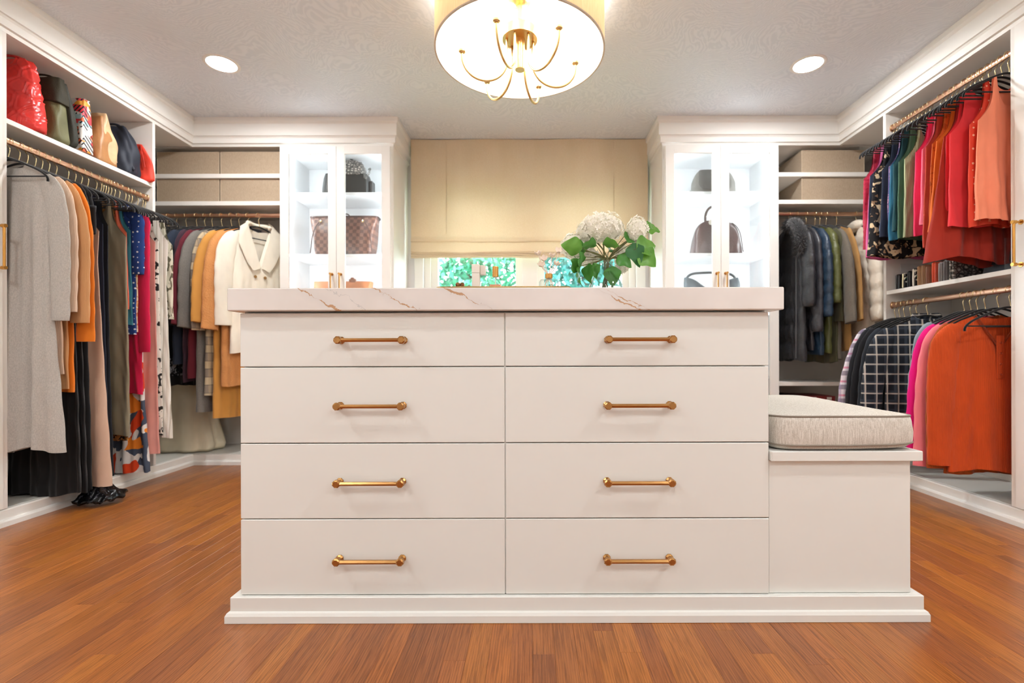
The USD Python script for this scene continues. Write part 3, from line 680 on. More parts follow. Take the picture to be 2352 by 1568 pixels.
def sleeve(side, hw, end, seed=0, r1=.052, r2=.016, re=.040, out=.045, swing=0.0, puff=None, slope=.40, z0=-.079, yo=0.0, fwd=0.0):
    r = np.random.default_rng(seed + (3 if side > 0 else 9)); ph = r.uniform(0, 6.28, 4)
    zs = z0 - slope * hw
    pts = [(hw - .055, 0, zs - .018), (hw - .020, 0, zs - .030), (hw + .012, yo * .2, zs - .075), (hw + out * .75, yo * .6, zs - .18), (hw + out + swing * .5, yo, zs * .4 + end * .6 ), (hw + out + swing, yo, end)]
    p = smoothpath(pts, 40); p[:, 0] = np.maximum.accumulate(p[:, 0]) if swing >= 0 else p[:, 0]
    tt = np.gradient(p, axis=0); tt /= np.linalg.norm(tt, axis=1, keepdims=True)
    nrm = np.stack([-tt[:, 2], np.zeros(len(p)), tt[:, 0]], -1); nrm /= np.linalg.norm(nrm, axis=1, keepdims=True); bn_ = np.cross(tt, nrm)
    a = np.arange(24) * 2 * PI / 24; rings = []
    for i in range(len(p)):
        v = i / (len(p) - 1); ra = np.interp(v, [0, .06, .18, .4, 1], [.02, .045, r1, r1 * .97, re]); rb = np.interp(v, [0, .1, .3, 1], [.007, r2 * .85, r2, r2 * .95])
        w = .0016 * np.sin(40 * v + 3 * np.cos(a) + ph[0]) + .0018 * np.sin(3 * a + ph[1] + 6 * v) * v
        if puff:
            k = abs(math.sin(PI * (p[i, 2] - end) / puff)) ** .55; ra *= (.94 + .07 * k); rb *= (.74 + .32 * k)
        rings.append(p[i] + ((ra + w)[:, None] if np.ndim(w) else ra) * np.cos(a)[:, None] * nrm[i] + (rb + w * .7)[:, None] * np.sin(a)[:, None] * bn_[i])
    rings = np.array(rings)
    inner = rings[-1].mean(0) + (rings[-1] - rings[-1].mean(0)) * .86
    rings = np.concatenate([rings, [inner], [inner + (0, 0, .03)]])
    v, f = loft(rings, True, True); v = v.copy(); v[:, 0] *= side
    return v, (f if side > 0 else f[:, ::-1])

gseed = [100]
def garment(name, label, cat, rod, pos, mat, hem, hw=.185, rot=0.0, short=None, sl=None, sl_mat=None, hang=True, dz=0.0, sopt=None, **kw):
    """hem, sl (sleeve end) are heights above the floor; +x faces the room."""
    gseed[0] += 1
    loc, deg = rodloc(rod, pos); deg += rot
    t = thing(name, label, cat, loc, deg); z0 = loc[2]
    bd = part(t, 'body', body(hw, hem - z0, seed=gseed[0], flip=(rod == 'L' or (rod == 'C' and pos > 0)), **kw), mat, True)
    if sl:
        so = dict(sopt or {}); kz = {k: kw[k] for k in ('puff', 'slope') if k in kw}
        for sd in (1, -1): part(t, 'sleeve', sleeve(sd, hw, sl - z0, gseed[0], **{**kz, **so}), sl_mat or mat, True)
    if hang: hanger(loc, deg, f'black velvet hanger with pale gold hook holding the {short or name.replace("_", " ")}')
    return t, z0
def hem_band(t, hw, z, hgt, mat, name='hem_band', b=.018):
    part(t, name, loft([rring(2 * hw * k, 2 * b * k, zz_, 60, 2.6) for k, zz_ in ((1, z + hgt), (1.01, z + hgt * .5), (1.02, z), (.99, z), (.98, z + hgt))], False, False), mat, True)
def buttons(t, pts, mat, r=.011):
    for p in pts:
        part(t, 'button', shifted(rot(lathe([(0, 0), (r, 0), (r, .0025), (r * .7, .004), (r * .3, .0028), (0, .0028)], 16), (1, 0, 0), -90), p), mat, 40)
def collar(t, mat, nw, z0=-.079, slope=.4, drop=.05, stand=.03, name='collar', y=1):
    a = np.linspace(-.42 * PI, 1.42 * PI, 40); R_ = []
    for k, (s_, dz_) in enumerate(((.82, .0), (.90, stand), (1.02, stand * .9), (1.18, -drop * .25), (1.30, -drop))):
        zc_ = z0 - slope * nw * .6 + dz_
        R_.append(np.stack([nw * s_ * np.cos(a), .020 * s_ * np.sin(a) * -y + .006 * y, np.full(40, zc_) - .035 * np.clip(-np.sin(a) + .2, 0, 1)], -1))
    part(t, name, grid(R_), mat, True)

K = cloth
# ---- left rail, nearest first
GREYK = K('#b5b0a8', 'fleck', name='grey_heather_jersey')
garment('dress', 'long grey heather knit dress with long sleeves, nearest on the left rail', 'dress', 'L', 2.292, GREYK, .335, short='grey heather dress', sl=.945, hwh=.235, bh=.030, F=.021, nf=3.0, fd=.045, sopt=dict(r1=.050, re=.042, out=.05), hv=.012)
garment('cardigan', 'pale blush long cardigan between the grey dress and camel cardigan', 'cardigan', 'L', 2.338, K('#dcbfa6', 'knit'), .70, short='pale blush cardigan', sl=.99, hwh=.20, F=.004, sopt=dict(r1=.045, re=.036, out=.05))
garment('cardigan', 'camel tan knit cardigan with wide sleeves on the left rail', 'cardigan', 'L', 2.376, K('#cf9a68', 'knit'), .62, short='camel tan cardigan', sl=.94, hwh=.20, F=.004, sopt=dict(r1=.050, re=.048, out=.065))
garment('top', 'bright orange long-sleeved top peeking behind the camel cardigan', 'top', 'L', 2.414, K('#e87f22'), .60, short='bright orange top', sl=.85, hwh=.19, F=.004, sopt=dict(r1=.045, re=.045, out=.055))
BK = [K('#151516', name='black_jersey'), K('#1b1b1d', 'crinkle', name='black_crepe'), K('#101012', 'weave', name='black_matte')]
garment('gown', 'black short-sleeved maxi dress right beside the bright orange top', 'dress', 'L', 2.447, BK[0], .086, short='black maxi dress beside the orange top', sl=1.47, hw=.155, hwh=.185, bh=.020, F=.007, nf=3.4, sopt=dict(r1=.055, re=.05, out=.02))
garment('gown', 'black crepe gown second in the group of black dresses', 'dress', 'L', 2.482, BK[1], .084, short='black crepe gown', sl=1.40, hw=.155, hwh=.18, bh=.020, F=.007, nf=3.0, sopt=dict(r1=.05, re=.045, out=.025))
garment('gown', 'sleeveless black gown just left of the blush slip gown', 'dress', 'L', 2.520, BK[2], .086, short='sleeveless black gown', hw=.15, top='tank', sw=.095, ad=.2, hwh=.17, bh=.02)
garment('slip_gown', 'long blush satin slip gown with gathered waist', 'dress', 'L', 2.585, K('#cfae97', 'weave', rough=.5), .092, short='blush slip gown', hw=.165, top='tank', sw=.085, nw=.06, fd=.10, ad=.20, hwh=.215, wst=(.26, .150), bh=.028, F=.010, nf=2.2)
NV = K('#1d2233', name='navy_crepe')
garment('gown', 'long navy gown right of the blush slip gown', 'dress', 'L', 2.625, NV, .083, short='long navy gown', hw=.145, top='tank', sw=.10, ad=.16, hwh=.17, bh=.018, F=.005)
tg, z_ = garment('gown', 'midnight gown with a glossy black lace hem trailing on the baseboard', 'dress', 'L', 2.662, K('#16181f', 'crinkle', name='midnight_crepe'), .13, short='midnight lace-hem gown', hw=.14, top='tank', sw=.10, hwh=.16, bh=.022, F=.007)
LACE = blobs('black_sequin_lace', '#08080a', [(60.0, .62, '#3c3c42', 1)], rough=.22)
rl = []
for k, (w_, d_, zz_) in enumerate(((.10, .05, .088), (.16, .12, .066), (.19, .18, .047), (.20, .21, .034), (.19, .20, .026))):
    r_ = rring(w_, d_, zz_ - LRZ, 60, 2.4, (.172, -.085)); r_[:, 1] += .014 * np.sin(r_[:, 0] * 130 + k); r_[:, 2] += .007 * np.sin(r_[:, 1] * 90 + r_[:, 0] * 60); rl.append(r_)
part(tg, 'lace_hem', loft(rl, True, True), LACE, True, label='glossy black lace hem')
garment('jumpsuit', 'olive-grey linen strappy jumpsuit with scooped neck', 'jumpsuit', 'L', 2.752, K('#8a8069', 'crinkle', name='olive_linen'), .335, short='olive linen jumpsuit', hw=.165, top='tank', sw=.082, nw=.062, fd=.13, bd=.10, ad=.19, hwh=.185, bh=.026, b=.018, F=.008, nf=2.4, hv=.01)
LEO = blobs('leopard_print', '#a06a35', [(70.0, .56, '#2a1a10', 2), (45.0, .66, '#c89858', 5)])
garment('dress', 'leopard print dress, only its hem showing below the olive jumpsuit', 'dress', 'L', 2.782, LEO, .30, short='leopard print dress', hw=.12, top='tank', sw=.07, ad=.2, hwh=.15, F=.004)
garment('camisole', 'coral strappy top between the olive jumpsuit and polka dots', 'top', 'L', 2.796, K('#d9694c'), 1.05, short='coral strappy top', hw=.13, top='tank', sw=.08, nw=.06, fd=.11, ad=.17, F=.003)
garment('top', 'teal sleeveless top beside the polka dot top', 'top', 'L', 2.812, K('#2c6a78'), .95, short='teal sleeveless top', hw=.14, top='tank', sw=.09, ad=.15, F=.003)
garment('blouse', 'navy blouse with small white polka dots', 'blouse', 'L', 2.828, dots('navy_polka_dots', '#24407f', '#e9edf4', 34.0, .17), .90, short='navy polka dot blouse', hw=.15, sl=1.25, F=.003, sopt=dict(r1=.04, re=.04, out=.005))
garment('top', 'cream and peach printed top beside the polka dot blouse', 'top', 'L', 2.848, blobs('peach_print', '#efd9b4', [(38.0, .55, '#e39a63', 3), (50.0, .62, '#b8593c', 6)]), .92, short='cream and peach printed top', hw=.145, top='tank', sw=.11, F=.003)
garment('dress', 'raspberry red knit dress with long sleeves on the left rail', 'dress', 'L', 2.872, K('#cc1747', 'knit'), .55, short='raspberry red dress', sl=.80, hw=.15, hwh=.155, F=.004, sopt=dict(r1=.036, re=.036, out=.004))
PRN = blobs('abstract_print', '#e8e4e0', [(9.0, .52, '#4a5466', 1), (8.0, .60, '#e2491f', 4), (7.0, .64, '#f08a2a', 9), (10.0, .66, '#f3f0ec', 12)], (1, 1, .8))
garment('maxi_dress', 'maxi dress printed with large orange, slate and white shapes', 'dress', 'L', 2.905, PRN, .086, short='orange and slate maxi dress', hw=.125, top='tank', sw=.08, hwh=.178, wst=(.40,.125), bh=.03, F=.010, nf=2.8)
garment('dress', 'dusty rose pink linen dress with ruffled bodice', 'dress', 'L', 2.948, K('#d8968b', 'crinkle'), .19, short='dusty rose dress', hw=.178, top='tank', sw=.09, nw=.065, fd=.09, ad=.17, hwh=.195, wst=(.30, .172), bh=.024, F=.007)
garment('top', 'tan woven print top behind the dusty rose dress', 'top', 'L', 2.972, blobs('tan_weave_print', '#c09a7c', [(80.0, .52, '#7a4f37', 2)], (1, 1, 2)), .98, short='tan woven print top', hw=.14, top='tank', sw=.10, F=.003)
garment('dress', 'white dress with a black geometric border print', 'dress', 'L', 2.995, blobs('black_white_border', '#ece7dc', [(42.0, .58, '#2c2a28', 8)], (1, 1, .8)), .285, short='black and white border print dress', hw=.16, top='tank', sw=.12, hwh=.175, F=.005)
SLUB = plaid('cream_slub_stripe', '#e6e1d5', [('x', .022, .1, .25, '#f6f3ec', .8), ('x', .044, .4, .12, '#b9b2a2', .7)])
garment('dress', 'cream white pinstriped wrap dress near the corner', 'dress', 'L', 3.040, SLUB, .265, short='cream pinstriped wrap dress', hw=.19, top='tank', sw=.13, ad=.14, fd=.17, vneck=True, hwh=.215, wst=(.34, .17), bh=.026, F=.008, nf=3.2)
garment('blouse', 'cream and olive patterned blouse, last on the left rail', 'blouse', 'L', 3.078, blobs('olive_brush_print', '#dcd8c4', [(40.0, .54, '#6f6a55', 4)], (1, 1, .5)), 1.0, short='cream and olive patterned blouse', hw=.185, top='tank', sw=.14, F=.003)
for k, (yy, w) in enumerate(((2.262, 'nearest the tall cabinet'), (2.70, 'between the midnight gown and olive jumpsuit'), (3.098, 'last by the divider'))):
    hanger((LRX, yy, LRZ), 0, f'empty black velvet hanger on the left rail, {w}')

# ---- back left rail, from the corner towards the tower
SEQ = blobs('silver_sequins', '#17171a', [(55.0, .50, '#8d8f94', 3)], rough=.3)
garment('dress', 'black and cream printed dress deep in the left corner', 'dress', 'C', -2.63, blobs('cream_black_print', '#d5ceb8', [(40.0, .5, '#2a2825', 7)], (1, 1, .6)), .75, short='black and cream printed dress', hw=.185, F=.004)
ts, z_ = garment('dress', 'black dress with a silver sequinned band near its hem', 'dress', 'C', -2.50, K('#121214', name='black_wool'), .57, short='black sequin band dress', hw=.18, sl=1.0, hwh=.21, bh=.03, b=.022, F=.006)
hem_band(ts, .212, .64 - z_, .12, SEQ, 'sequin_band', .036)
garment('jacket', 'dark navy wool coat hanging nearest the left corner', 'coat', 'C', -2.425, K('#30394a', 'weave', name='navy_wool'), .72, short='navy wool coat', hw=.19, sl=.985, b=.022, bh=.026, F=.004, rot=-6, sopt=dict(r1=.062, r2=.024, re=.052, out=.06))
garment('jacket', 'dark plum coat, a thin slice beside the navy coat', 'coat', 'C', -2.365, K('#4b3440'), .60, short='dark plum coat', hw=.185, sl=1.0, b=.016, bh=.02, F=.003, rot=-6, sopt=dict(r1=.05, r2=.016, re=.045, out=.04))
garment('jacket', 'burgundy red jacket between the navy and grey coats', 'jacket', 'C', -2.313, K('#6d2430', 'crinkle'), .62, short='burgundy jacket', hw=.19, sl=.985, b=.018, bh=.022, F=.004, rot=-8, sopt=dict(r1=.055, r2=.02, re=.046, out=.075, swing=.03))
garment('coat', 'mid grey wool coat with wide sleeves', 'coat', 'C', -2.244, K('#7b7771', 'fleck', name='grey_wool'), .39, short='grey wool coat', hw=.19, sl=.965, b=.024, bh=.03, F=.005, rot=-14, sopt=dict(r1=.066, r2=.026, re=.060, out=.07, swing=.02))
PL1 = plaid('beige_grey_plaid', '#8e8274', [('z', .11, .0, .46, '#c9b795', .85), ('x', .09, .2, .3, '#b7a383', .5), ('z', .055, .1, .08, '#5c544d', .7), ('x', .045, .3, .08, '#5c544d', .6)])
garment('coat', 'beige and grey plaid wool coat', 'coat', 'C', -2.175, PL1, .50, short='beige and grey plaid coat', hw=.19, sl=.95, b=.018, bh=.024, F=.004, rot=-17, sopt=dict(r1=.055, r2=.02, re=.05, out=.06))
garment('coat', 'long mustard camel coat right of the plaid coat', 'coat', 'C', -2.118, K('#c99045', 'weave', name='mustard_wool'), .345, short='mustard camel coat', hw=.19, sl=1.0, b=.022, bh=.028, F=.006, rot=-20, sopt=dict(r1=.064, r2=.024, re=.056, out=.075, swing=.03))
garment('jacket', 'curly apricot bouclé teddy jacket left of the white coat'.replace('é', 'e'), 'jacket', 'C', -2.052, K('#cf9056', 'boucle', name='apricot_boucle'), .57, short='apricot boucle jacket', hw=.19, sl=.955, b=.022, bh=.028, F=.004, rot=-24, sopt=dict(r1=.060, r2=.026, re=.056, out=.065, swing=.02))
IV = K('#f0e9d8', 'weave', name='ivory_wool')
tw, z_ = garment('coat', 'ivory white double-breasted coat with big lapels beside the tower', 'coat', 'C', -1.975, IV, .80, short='ivory white coat', hw=.185, sl=.985, b=.024, bh=.03, F=.005, rot=-31, fd=.24, vneck=True, nw=.075, sopt=dict(r1=.064, r2=.024, re=.056, out=.055))
def lapel(sd):
    xs = np.array([[(.072, .024, -.085), (.074, .032, -.062), (.052, .020, -.050)], [(.060, .030, -.14), (.115, .036, -.16), (.125, .033, -.10)], [(.030, .032, -.22), (.105, .038, -.24), (.135, .034, -.19)], [(.004, .034, -.31), (.05, .040, -.33), (.085, .036, -.29)]])
    P = np.concatenate([xs[:, :1], (xs[:, :1] + xs[:, 1:2]) / 2, xs[:, 1:2], xs[:, 2:3]], 1); P[..., 0] *= sd * 1.15; P[..., 2] = -.06 + (P[..., 2] + .06) * 1.3
    v, f = grid(P); v2 = v.copy(); v2[:, 1] -= .006
    return (np.vstack([v, v2]), np.vstack([f, f[:, ::-1] + len(v)]))
for sd in (1, -1): part(tw, 'lapel', lapel(sd), IV, True)
part(tw, 'collar', tube(smoothpath([(.075, .022, -.085), (.07, -.004, -.068), (.03, -.018, -.072), (-.03, -.018, -.072), (-.07, -.004, -.068), (-.075, .022, -.085)], 24), .016, 10), IV, True)
BTN = plain('horn_button', '#9a7440', .35)
buttons(tw, [(-.03, .030, -.45), (.04, .029, -.45), (-.03, .031, -.57), (.04, .030, -.57)], BTN)
part(tw, 'lining_label', bx0(-.03, .03, -.0135, -.0125, -.125, -.10), plain('printed_lining', '#2b2a2e', .6), label='dark printed lining inside the collar')
for k, (xx, w) in enumerate(((-2.568, 'beside the black sequin dress'), (-2.69, 'deepest in the left corner'))):
    hanger((xx, BRY, BRZ), -90, f'empty black velvet hanger on the back left rail, {w}')

# ---- back right rail, tower side first
def fur(path, r, n, ln, seed):
    rg_ = np.random.default_rng(seed); p = np.asarray(path); i = rg_.integers(0, len(p) - 1, n); t = rg_.random((n, 1)); c = p[i] * (1 - t) + p[i + 1] * t
    d = rg_.normal(size=(n, 3)); d /= np.linalg.norm(d, axis=1, keepdims=True); s_ = np.cross(d, rg_.normal(size=(n, 3))); s_ /= np.linalg.norm(s_, axis=1, keepdims=True)
    tip = c + d * (r + ln * rg_.uniform(.6, 1.3, (n, 1))) + np.array([0, 0, -.010]); a = c + d * r * .8 + s_ * .0022; b_ = c + d * r * .8 - s_ * .0022
    return np.stack([a, b_, tip], 1).reshape(-1, 3), np.arange(3 * n).reshape(-1, 3)
BLP = shell('black_nylon', '#2b2c30', .38)
tp, z_ = garment('puffer_jacket', 'long black quilted puffer jacket with fur hood beside the right tower', 'jacket', 'C', 1.862, BLP, .735, short='long black puffer jacket', hw=.19, sl=1.10, b=.030, bh=.036, F=.003, puff=.125, rot=0, sopt=dict(r1=.072, r2=.034, re=.060, out=.055))
fp = smoothpath([(.02, -.015, -.10), (.10, -.022, -.10), (.17, -.030, -.14), (.215, -.030, -.22), (.205, -.028, -.32)], 24)
FURM = cloth('#17181b', name='dark_fur', sheen=.6)
hd = part(tp, 'fur_hood', tube(fp, np.interp(np.linspace(0, 1, 24), [0, .2, .8, 1], [.03, .048, .044, .02]), 12), FURM, True, label='dark fluffy fur hood trim')
part(hd, 'fur', fur(fp, .042, 5200, .026, 3), FURM, kind='stuff')
part(tp, 'front_zip', tube([(.150, -.033, -.30), (.155, -.036, -.7), (.155, -.038, -1.04)], .003, 6), plain('dark_zip', '#55565a', .4), True)
garment('puffer_jacket', 'second black quilted jacket with a shiny sleeve beside the fur hood', 'jacket', 'C', 1.918, shell('charcoal_nylon', '#35353a', .34), .80, short='shiny black quilted jacket', hw=.185, sl=.93, b=.022, bh=.026, F=.003, puff=.11, rot=2, sopt=dict(r1=.060, r2=.030, re=.05, out=.045))
garment('puffer_jacket', 'steel blue quilted down jacket', 'jacket', 'C', 1.985, shell('blue_nylon', '#22364a', .36), .775, short='steel blue down jacket', hw=.19, sl=1.03, b=.028, bh=.034, F=.003, puff=.07, rot=-2, sopt=dict(r1=.066, r2=.034, re=.054, out=.065))
garment('puffer_jacket', 'olive green quilted puffer jacket', 'jacket', 'C', 2.050, shell('olive_nylon', '#575b2f', .4), .785, short='olive green puffer jacket', hw=.19, sl=1.12, b=.028, bh=.034, F=.003, puff=.095, rot=-4, sopt=dict(r1=.064, r2=.036, re=.054, out=.06))
garment('jacket', 'dark olive cotton parka beside the green puffer jacket', 'jacket', 'C', 2.085, K('#4f4e38', 'crinkle'), .72, short='dark olive parka', hw=.185, sl=1.0, b=.016, bh=.02, F=.003, sopt=dict(r1=.05, r2=.018, re=.045, out=.02))
garment('coat', 'taupe grey wool coat with a long sleeve on the back right rail', 'coat', 'C', 2.130, K('#6e675c', 'fleck', name='taupe_wool'), .745, short='taupe grey wool coat', hw=.19, sl=.985, b=.022, bh=.028, F=.005, rot=-6, sopt=dict(r1=.068, r2=.026, re=.058, out=.085, swing=.05))
garment('jacket', 'tan camel coat with pointed collar beside the cream puffer', 'coat', 'C', 2.205, K('#b68a52'), .80, short='tan camel coat', hw=.175, sl=1.0, b=.018, bh=.022, F=.004, rot=-8, sopt=dict(r1=.05, r2=.018, re=.04, out=.09, swing=.05))
tc, z_ = garment('puffer_jacket', 'cream white quilted puffer jacket in the right corner', 'jacket', 'C', 2.345, shell('cream_nylon', '#efe4d2', .45), .92, short='cream white puffer jacket', hw=.21, sl=1.0, b=.046, bh=.052, F=.003, puff=.10, rot=-12, sopt=dict(r1=.075, r2=.038, re=.06, out=.08, swing=.03))
part(tc, 'hood', loft([rring(w_, d_, zz_, 36, 2.3) for w_, d_, zz_ in ((.16, .06, -.13), (.22, .09, -.105), (.20, .09, -.075), (.11, .05, -.055), (.03, .02, -.05))]), shell('cream_nylon', '#efe4d2'), True)
hanger((2.44, BRY, BRZ), -90, 'empty black velvet hanger on the back right rail in the corner')

# ---- right upper rail, from the corner towards the viewer
def tank(name, label, short, pos, mat, hem, hw=.165, **kw):
    o = dict(top='tank', sw=hw * .62, nw=hw * .42, fd=.09, bd=.05, ad=.17, F=.005, b=.012, bh=.018); o.update(kw)
    return garment(name, label, 'top', 'A', pos, mat, hem, hw, short=short, **o)
tank('vest', 'crimson red quilted vest, first on the upper right rail', 'crimson quilted vest', 3.012, shell('crimson_quilt', '#b52845', .55), 1.425, .185, sw=.125, puff=.03, fd=.03)
tank('top', 'magenta pink tank top beside the crimson vest', 'magenta pink tank top', 2.985, K('#dc6aa0'), 1.362, .165, hwh=.19)
tank('vest', 'dark navy sleeveless vest with curved armhole', 'dark navy vest', 2.955, K('#2b3347', name='slate_navy'), 1.405, .185, sw=.10, hwh=.20)
FLO = blobs('floral_black_cream', '#1c1a1c', [(26.0, .55, '#cdb592', 2), (40.0, .64, '#8f6f52', 8)])
tank('blouse', 'black and cream floral blouse with a long hem', 'black and cream floral blouse', 2.925, FLO, 1.36, .18, hwh=.225, bh=.03, sw=.12)
tank('top', 'cornflower blue tank top', 'cornflower blue tank top', 2.893, K('#5e7fb4'), 1.51, .155)
tank('top', 'ink navy sleeveless top beside the cornflower tank', 'ink navy sleeveless top', 2.868, K('#20293c', name='ink_navy'), 1.47, .175, sw=.12)
tank('top', 'sleeveless top with tiny pink dots', 'pink dotted sleeveless top', 2.848, dots('pink_micro_dots', '#5d5a86', '#e2a2b8', 110.0, .3), 1.53, .15)
tank('top', 'teal blue sleeveless top', 'teal blue sleeveless top', 2.822, K('#2f6f8b'), 1.44, .16)
tank('top', 'deep petrol green sleeveless blouse', 'petrol green blouse', 2.792, K('#1f4a50'), 1.48, .165, sw=.12)
tank('top', 'dark bottle green tank top', 'bottle green tank top', 2.765, K('#46664f'), 1.43, .155)
tank('camisole', 'pale olive ruched camisole with thin straps', 'pale olive camisole', 2.735, K('#9aa27c', 'rib', name='olive_ruched'), 1.435, .145, sw=.072, nw=.058, fd=.10, bd=.12, b=.016)
tank('top', 'hot raspberry pink tank top after the gap', 'hot raspberry tank top', 2.630, K('#e83563'), 1.42, .165)
tank('top', 'candy pink satin sleeveless top with ruffled neckline', 'candy pink ruffled top', 2.592, K('#f4768f', rough=.45), 1.46, .16, sw=.10)
tank('top', 'brick red sleeveless top beside the candy pink top', 'brick red sleeveless top', 2.562, K('#b8402f'), 1.335, .165, sw=.11)
tank('top', 'rust suede sleeveless top with embroidered panel', 'rust suede top', 2.515, blobs('rust_suede', '#bf5a22', [(70.0, .60, '#9c4414', 2)]), 1.36, .17, sw=.11, hwh=.185)
tank('top', 'orange sleeveless blouse with a loose hem', 'loose orange blouse', 2.482, K('#d86a22'), 1.40, .17, hwh=.215, bh=.03)
YP = plaid('yellow_pleats', '#e9b457', [('x', .012, .1, .35, '#f6d28c', .8), ('x', .03, .4, .2, '#cf8b35', .8)])
tank('top', 'golden yellow pleated short top', 'golden yellow pleated top', 2.458, YP, 1.60, .14, sw=.09, nf=6, hwh=.165, bh=.024)
tank('blouse', 'wide dark brick red blouse with a flared hem', 'dark brick flared blouse', 2.430, K('#9c2a1a'), 1.238, .18, sw=.12, hwh=.265, bh=.05, F=.010, hv=.02)
tank('top', 'large bright coral red sleeveless shell top', 'bright coral red shell top', 2.385, K('#e83c42'), 1.395, .19, sw=.125, fd=.04, hwh=.205, bh=.024, F=.008, nf=2.0)
tank('top', 'scarlet sleeveless top just behind the coral shell', 'scarlet sleeveless top', 2.418, K('#d5303a'), 1.42, .18, sw=.12)
RD = dots('red_leaf_print', '#d8452f', '#f4c7a8', 30.0, .16)
tank('camisole', 'coral red printed camisole behind the peach tank', 'coral red printed camisole', 2.322, RD, 1.385, .150, sw=.085, nw=.06, fd=.06)
tank('top', 'pale peach tank top with wide straps nearest on the upper rail', 'pale peach tank top', 2.288, K('#f58e6b', rough=.6), 1.40, .140, sw=.075, nw=.055, fd=.14, bd=.06, hwh=.155, bh=.026, F=.007)
hanger((RRX, 2.352, R1Z), 180, 'empty black velvet hanger on the upper right rail beside the coral shell')
hanger((RRX, 2.665, R1Z), 180, 'empty black velvet hanger on the upper right rail beside the hot raspberry top')

# ---- right lower rail
PL2 = plaid('pink_white_plaid', '#e7dfe6', [('z', .085, .1, .34, '#5d4d68', .7), ('z', .085, .6, .14, '#d8799c', .8), ('x', .07, .2, .3, '#8d7fa0', .5)])
garment('shirt', 'pink, white and grey plaid shirt deepest on the lower right rail', 'shirt', 'B', 3.008, PL2, .36, short='pink plaid shirt', hw=.19, sl=.42, F=.004, sopt=dict(out=.075, swing=.04))
garment('shirt', 'black shirt next to the pink plaid shirt', 'shirt', 'B', 2.972, K('#23252a', name='soft_black'), .33, short='black shirt by the pink plaid', hw=.19, sl=.36, F=.004, sopt=dict(out=.07, swing=.03))
garment('shirt', 'second black shirt, in the middle of the dark shirts', 'shirt', 'B', 2.935, K('#1c1d21', name='deep_black'), .33, short='middle black shirt', hw=.19, sl=.36, F=.004, sopt=dict(out=.065, swing=.03))
garment('shirt', 'charcoal blue shirt left of the plaid flannel', 'shirt', 'B', 2.885, K('#2e343c'), .34, short='charcoal blue shirt', hw=.19, sl=.36, F=.004, sopt=dict(out=.06, swing=.02))
PL3 = plaid('black_white_tartan', '#1f242c', [('x', .052, .1, .26, '#39414c', .9), ('z', .052, .1, .26, '#39414c', .6), ('x', .056, .52, .14, '#d9d2c6', .6), ('z', .056, .52, .14, '#d9d2c6', .65)])
tf, z_ = garment('shirt', 'black and white tartan flannel shirt facing forward', 'shirt', 'B', 2.765, PL3, .30, short='tartan flannel shirt', hw=.20, sl=.34, F=.005, b=.016, bh=.02, rot=-14, fd=.10, vneck=True, nw=.065, sopt=dict(r1=.062, r2=.022, re=.05, out=.06, swing=.02))
collar(tf, PL3, .07, drop=.06, stand=.025)
part(tf, 'button_placket', box(-.014, .014, .0185, .0215, -.72, -.20, .001), PL3)
buttons(tf, [(0, .0215, -.22 - .09 * k) for k in range(5)], plain('pearl_button', '#d8d4cc', .3), .0055)
part(tf, 'neck_label', bx0(-.022, .022, -.008, -.007, -.145, -.13), plain('label_white', '#ece7db', .7), label='small cream neck label')
garment('top', 'pale grey blue top, a sliver left of the magenta top', 'top', 'B', 2.530, K('#8e9fa8'), .50, short='grey blue top', hw=.185, sl=.55, F=.003, sopt=dict(out=.045))
garment('sweater', 'bright magenta pink sweater on the lower right rail', 'sweater', 'B', 2.492, K('#e0127f', 'weave', name='magenta_knit'), .29, short='bright magenta sweater', hw=.19, sl=.295, F=.006, b=.014, bh=.018, sopt=dict(r1=.06, r2=.022, re=.055, out=.06, swing=.02))
garment('blouse', 'rose pink satin shirt beside the magenta sweater', 'shirt', 'B', 2.455, K('#f3828c', 'crinkle', rough=.6, name='rose_satin'), .22, short='rose pink shirt', hw=.19, sl=.215, F=.006, b=.014, bh=.018, sopt=dict(r1=.058, r2=.02, re=.058, out=.055, swing=.02))
garment('sweater', 'rust brown sweater behind the bright orange henley', 'sweater', 'B', 2.412, K('#a8501c', 'knit', name='rust_knit'), .19, short='rust brown sweater', hw=.19, sl=.215, F=.006, b=.014, bh=.02, sopt=dict(r1=.055, r2=.018, re=.05, out=.045))
th, z_ = garment('henley', 'bright orange ribbed henley nearest on the lower right rail', 'top', 'B', 2.345, K('#cc4c18', 'rib', name='orange_rib'), .215, short='bright orange henley', hw=.195, sl=.235, F=.007, nf=2.2, b=.018, bh=.024, rot=-10, fd=.16, vneck=True, nw=.10, hwh=.21, sopt=dict(r1=.066, r2=.024, re=.055, out=.045))
vn = [(sx * .1, .016, -.079 - .04 - .16 * (1 - abs(sx)) + .002) for sx in np.linspace(-1, 1, 25)]
part(th, 'neck_trim', tube(vn, .0042, 6), K('#8f3410', name='dark_orange_trim'), True, label='darker neckline binding')
part(th, 'button_placket', box(-.016, .016, .0195, .0235, -.42, -.215, .001), K('#c24716', 'rib'))
buttons(th, [(0, .0235, -.25 - .05 * k) for k in range(4)], plain('orange_button', '#a93c12', .4), .005)
hanger((RRX, 2.285, R2Z), 180, 'empty black velvet hanger nearest on the lower right rail')
hanger((RRX, 2.84, R2Z), 180, 'empty black velvet hanger on the lower right rail beside the tartan shirt')
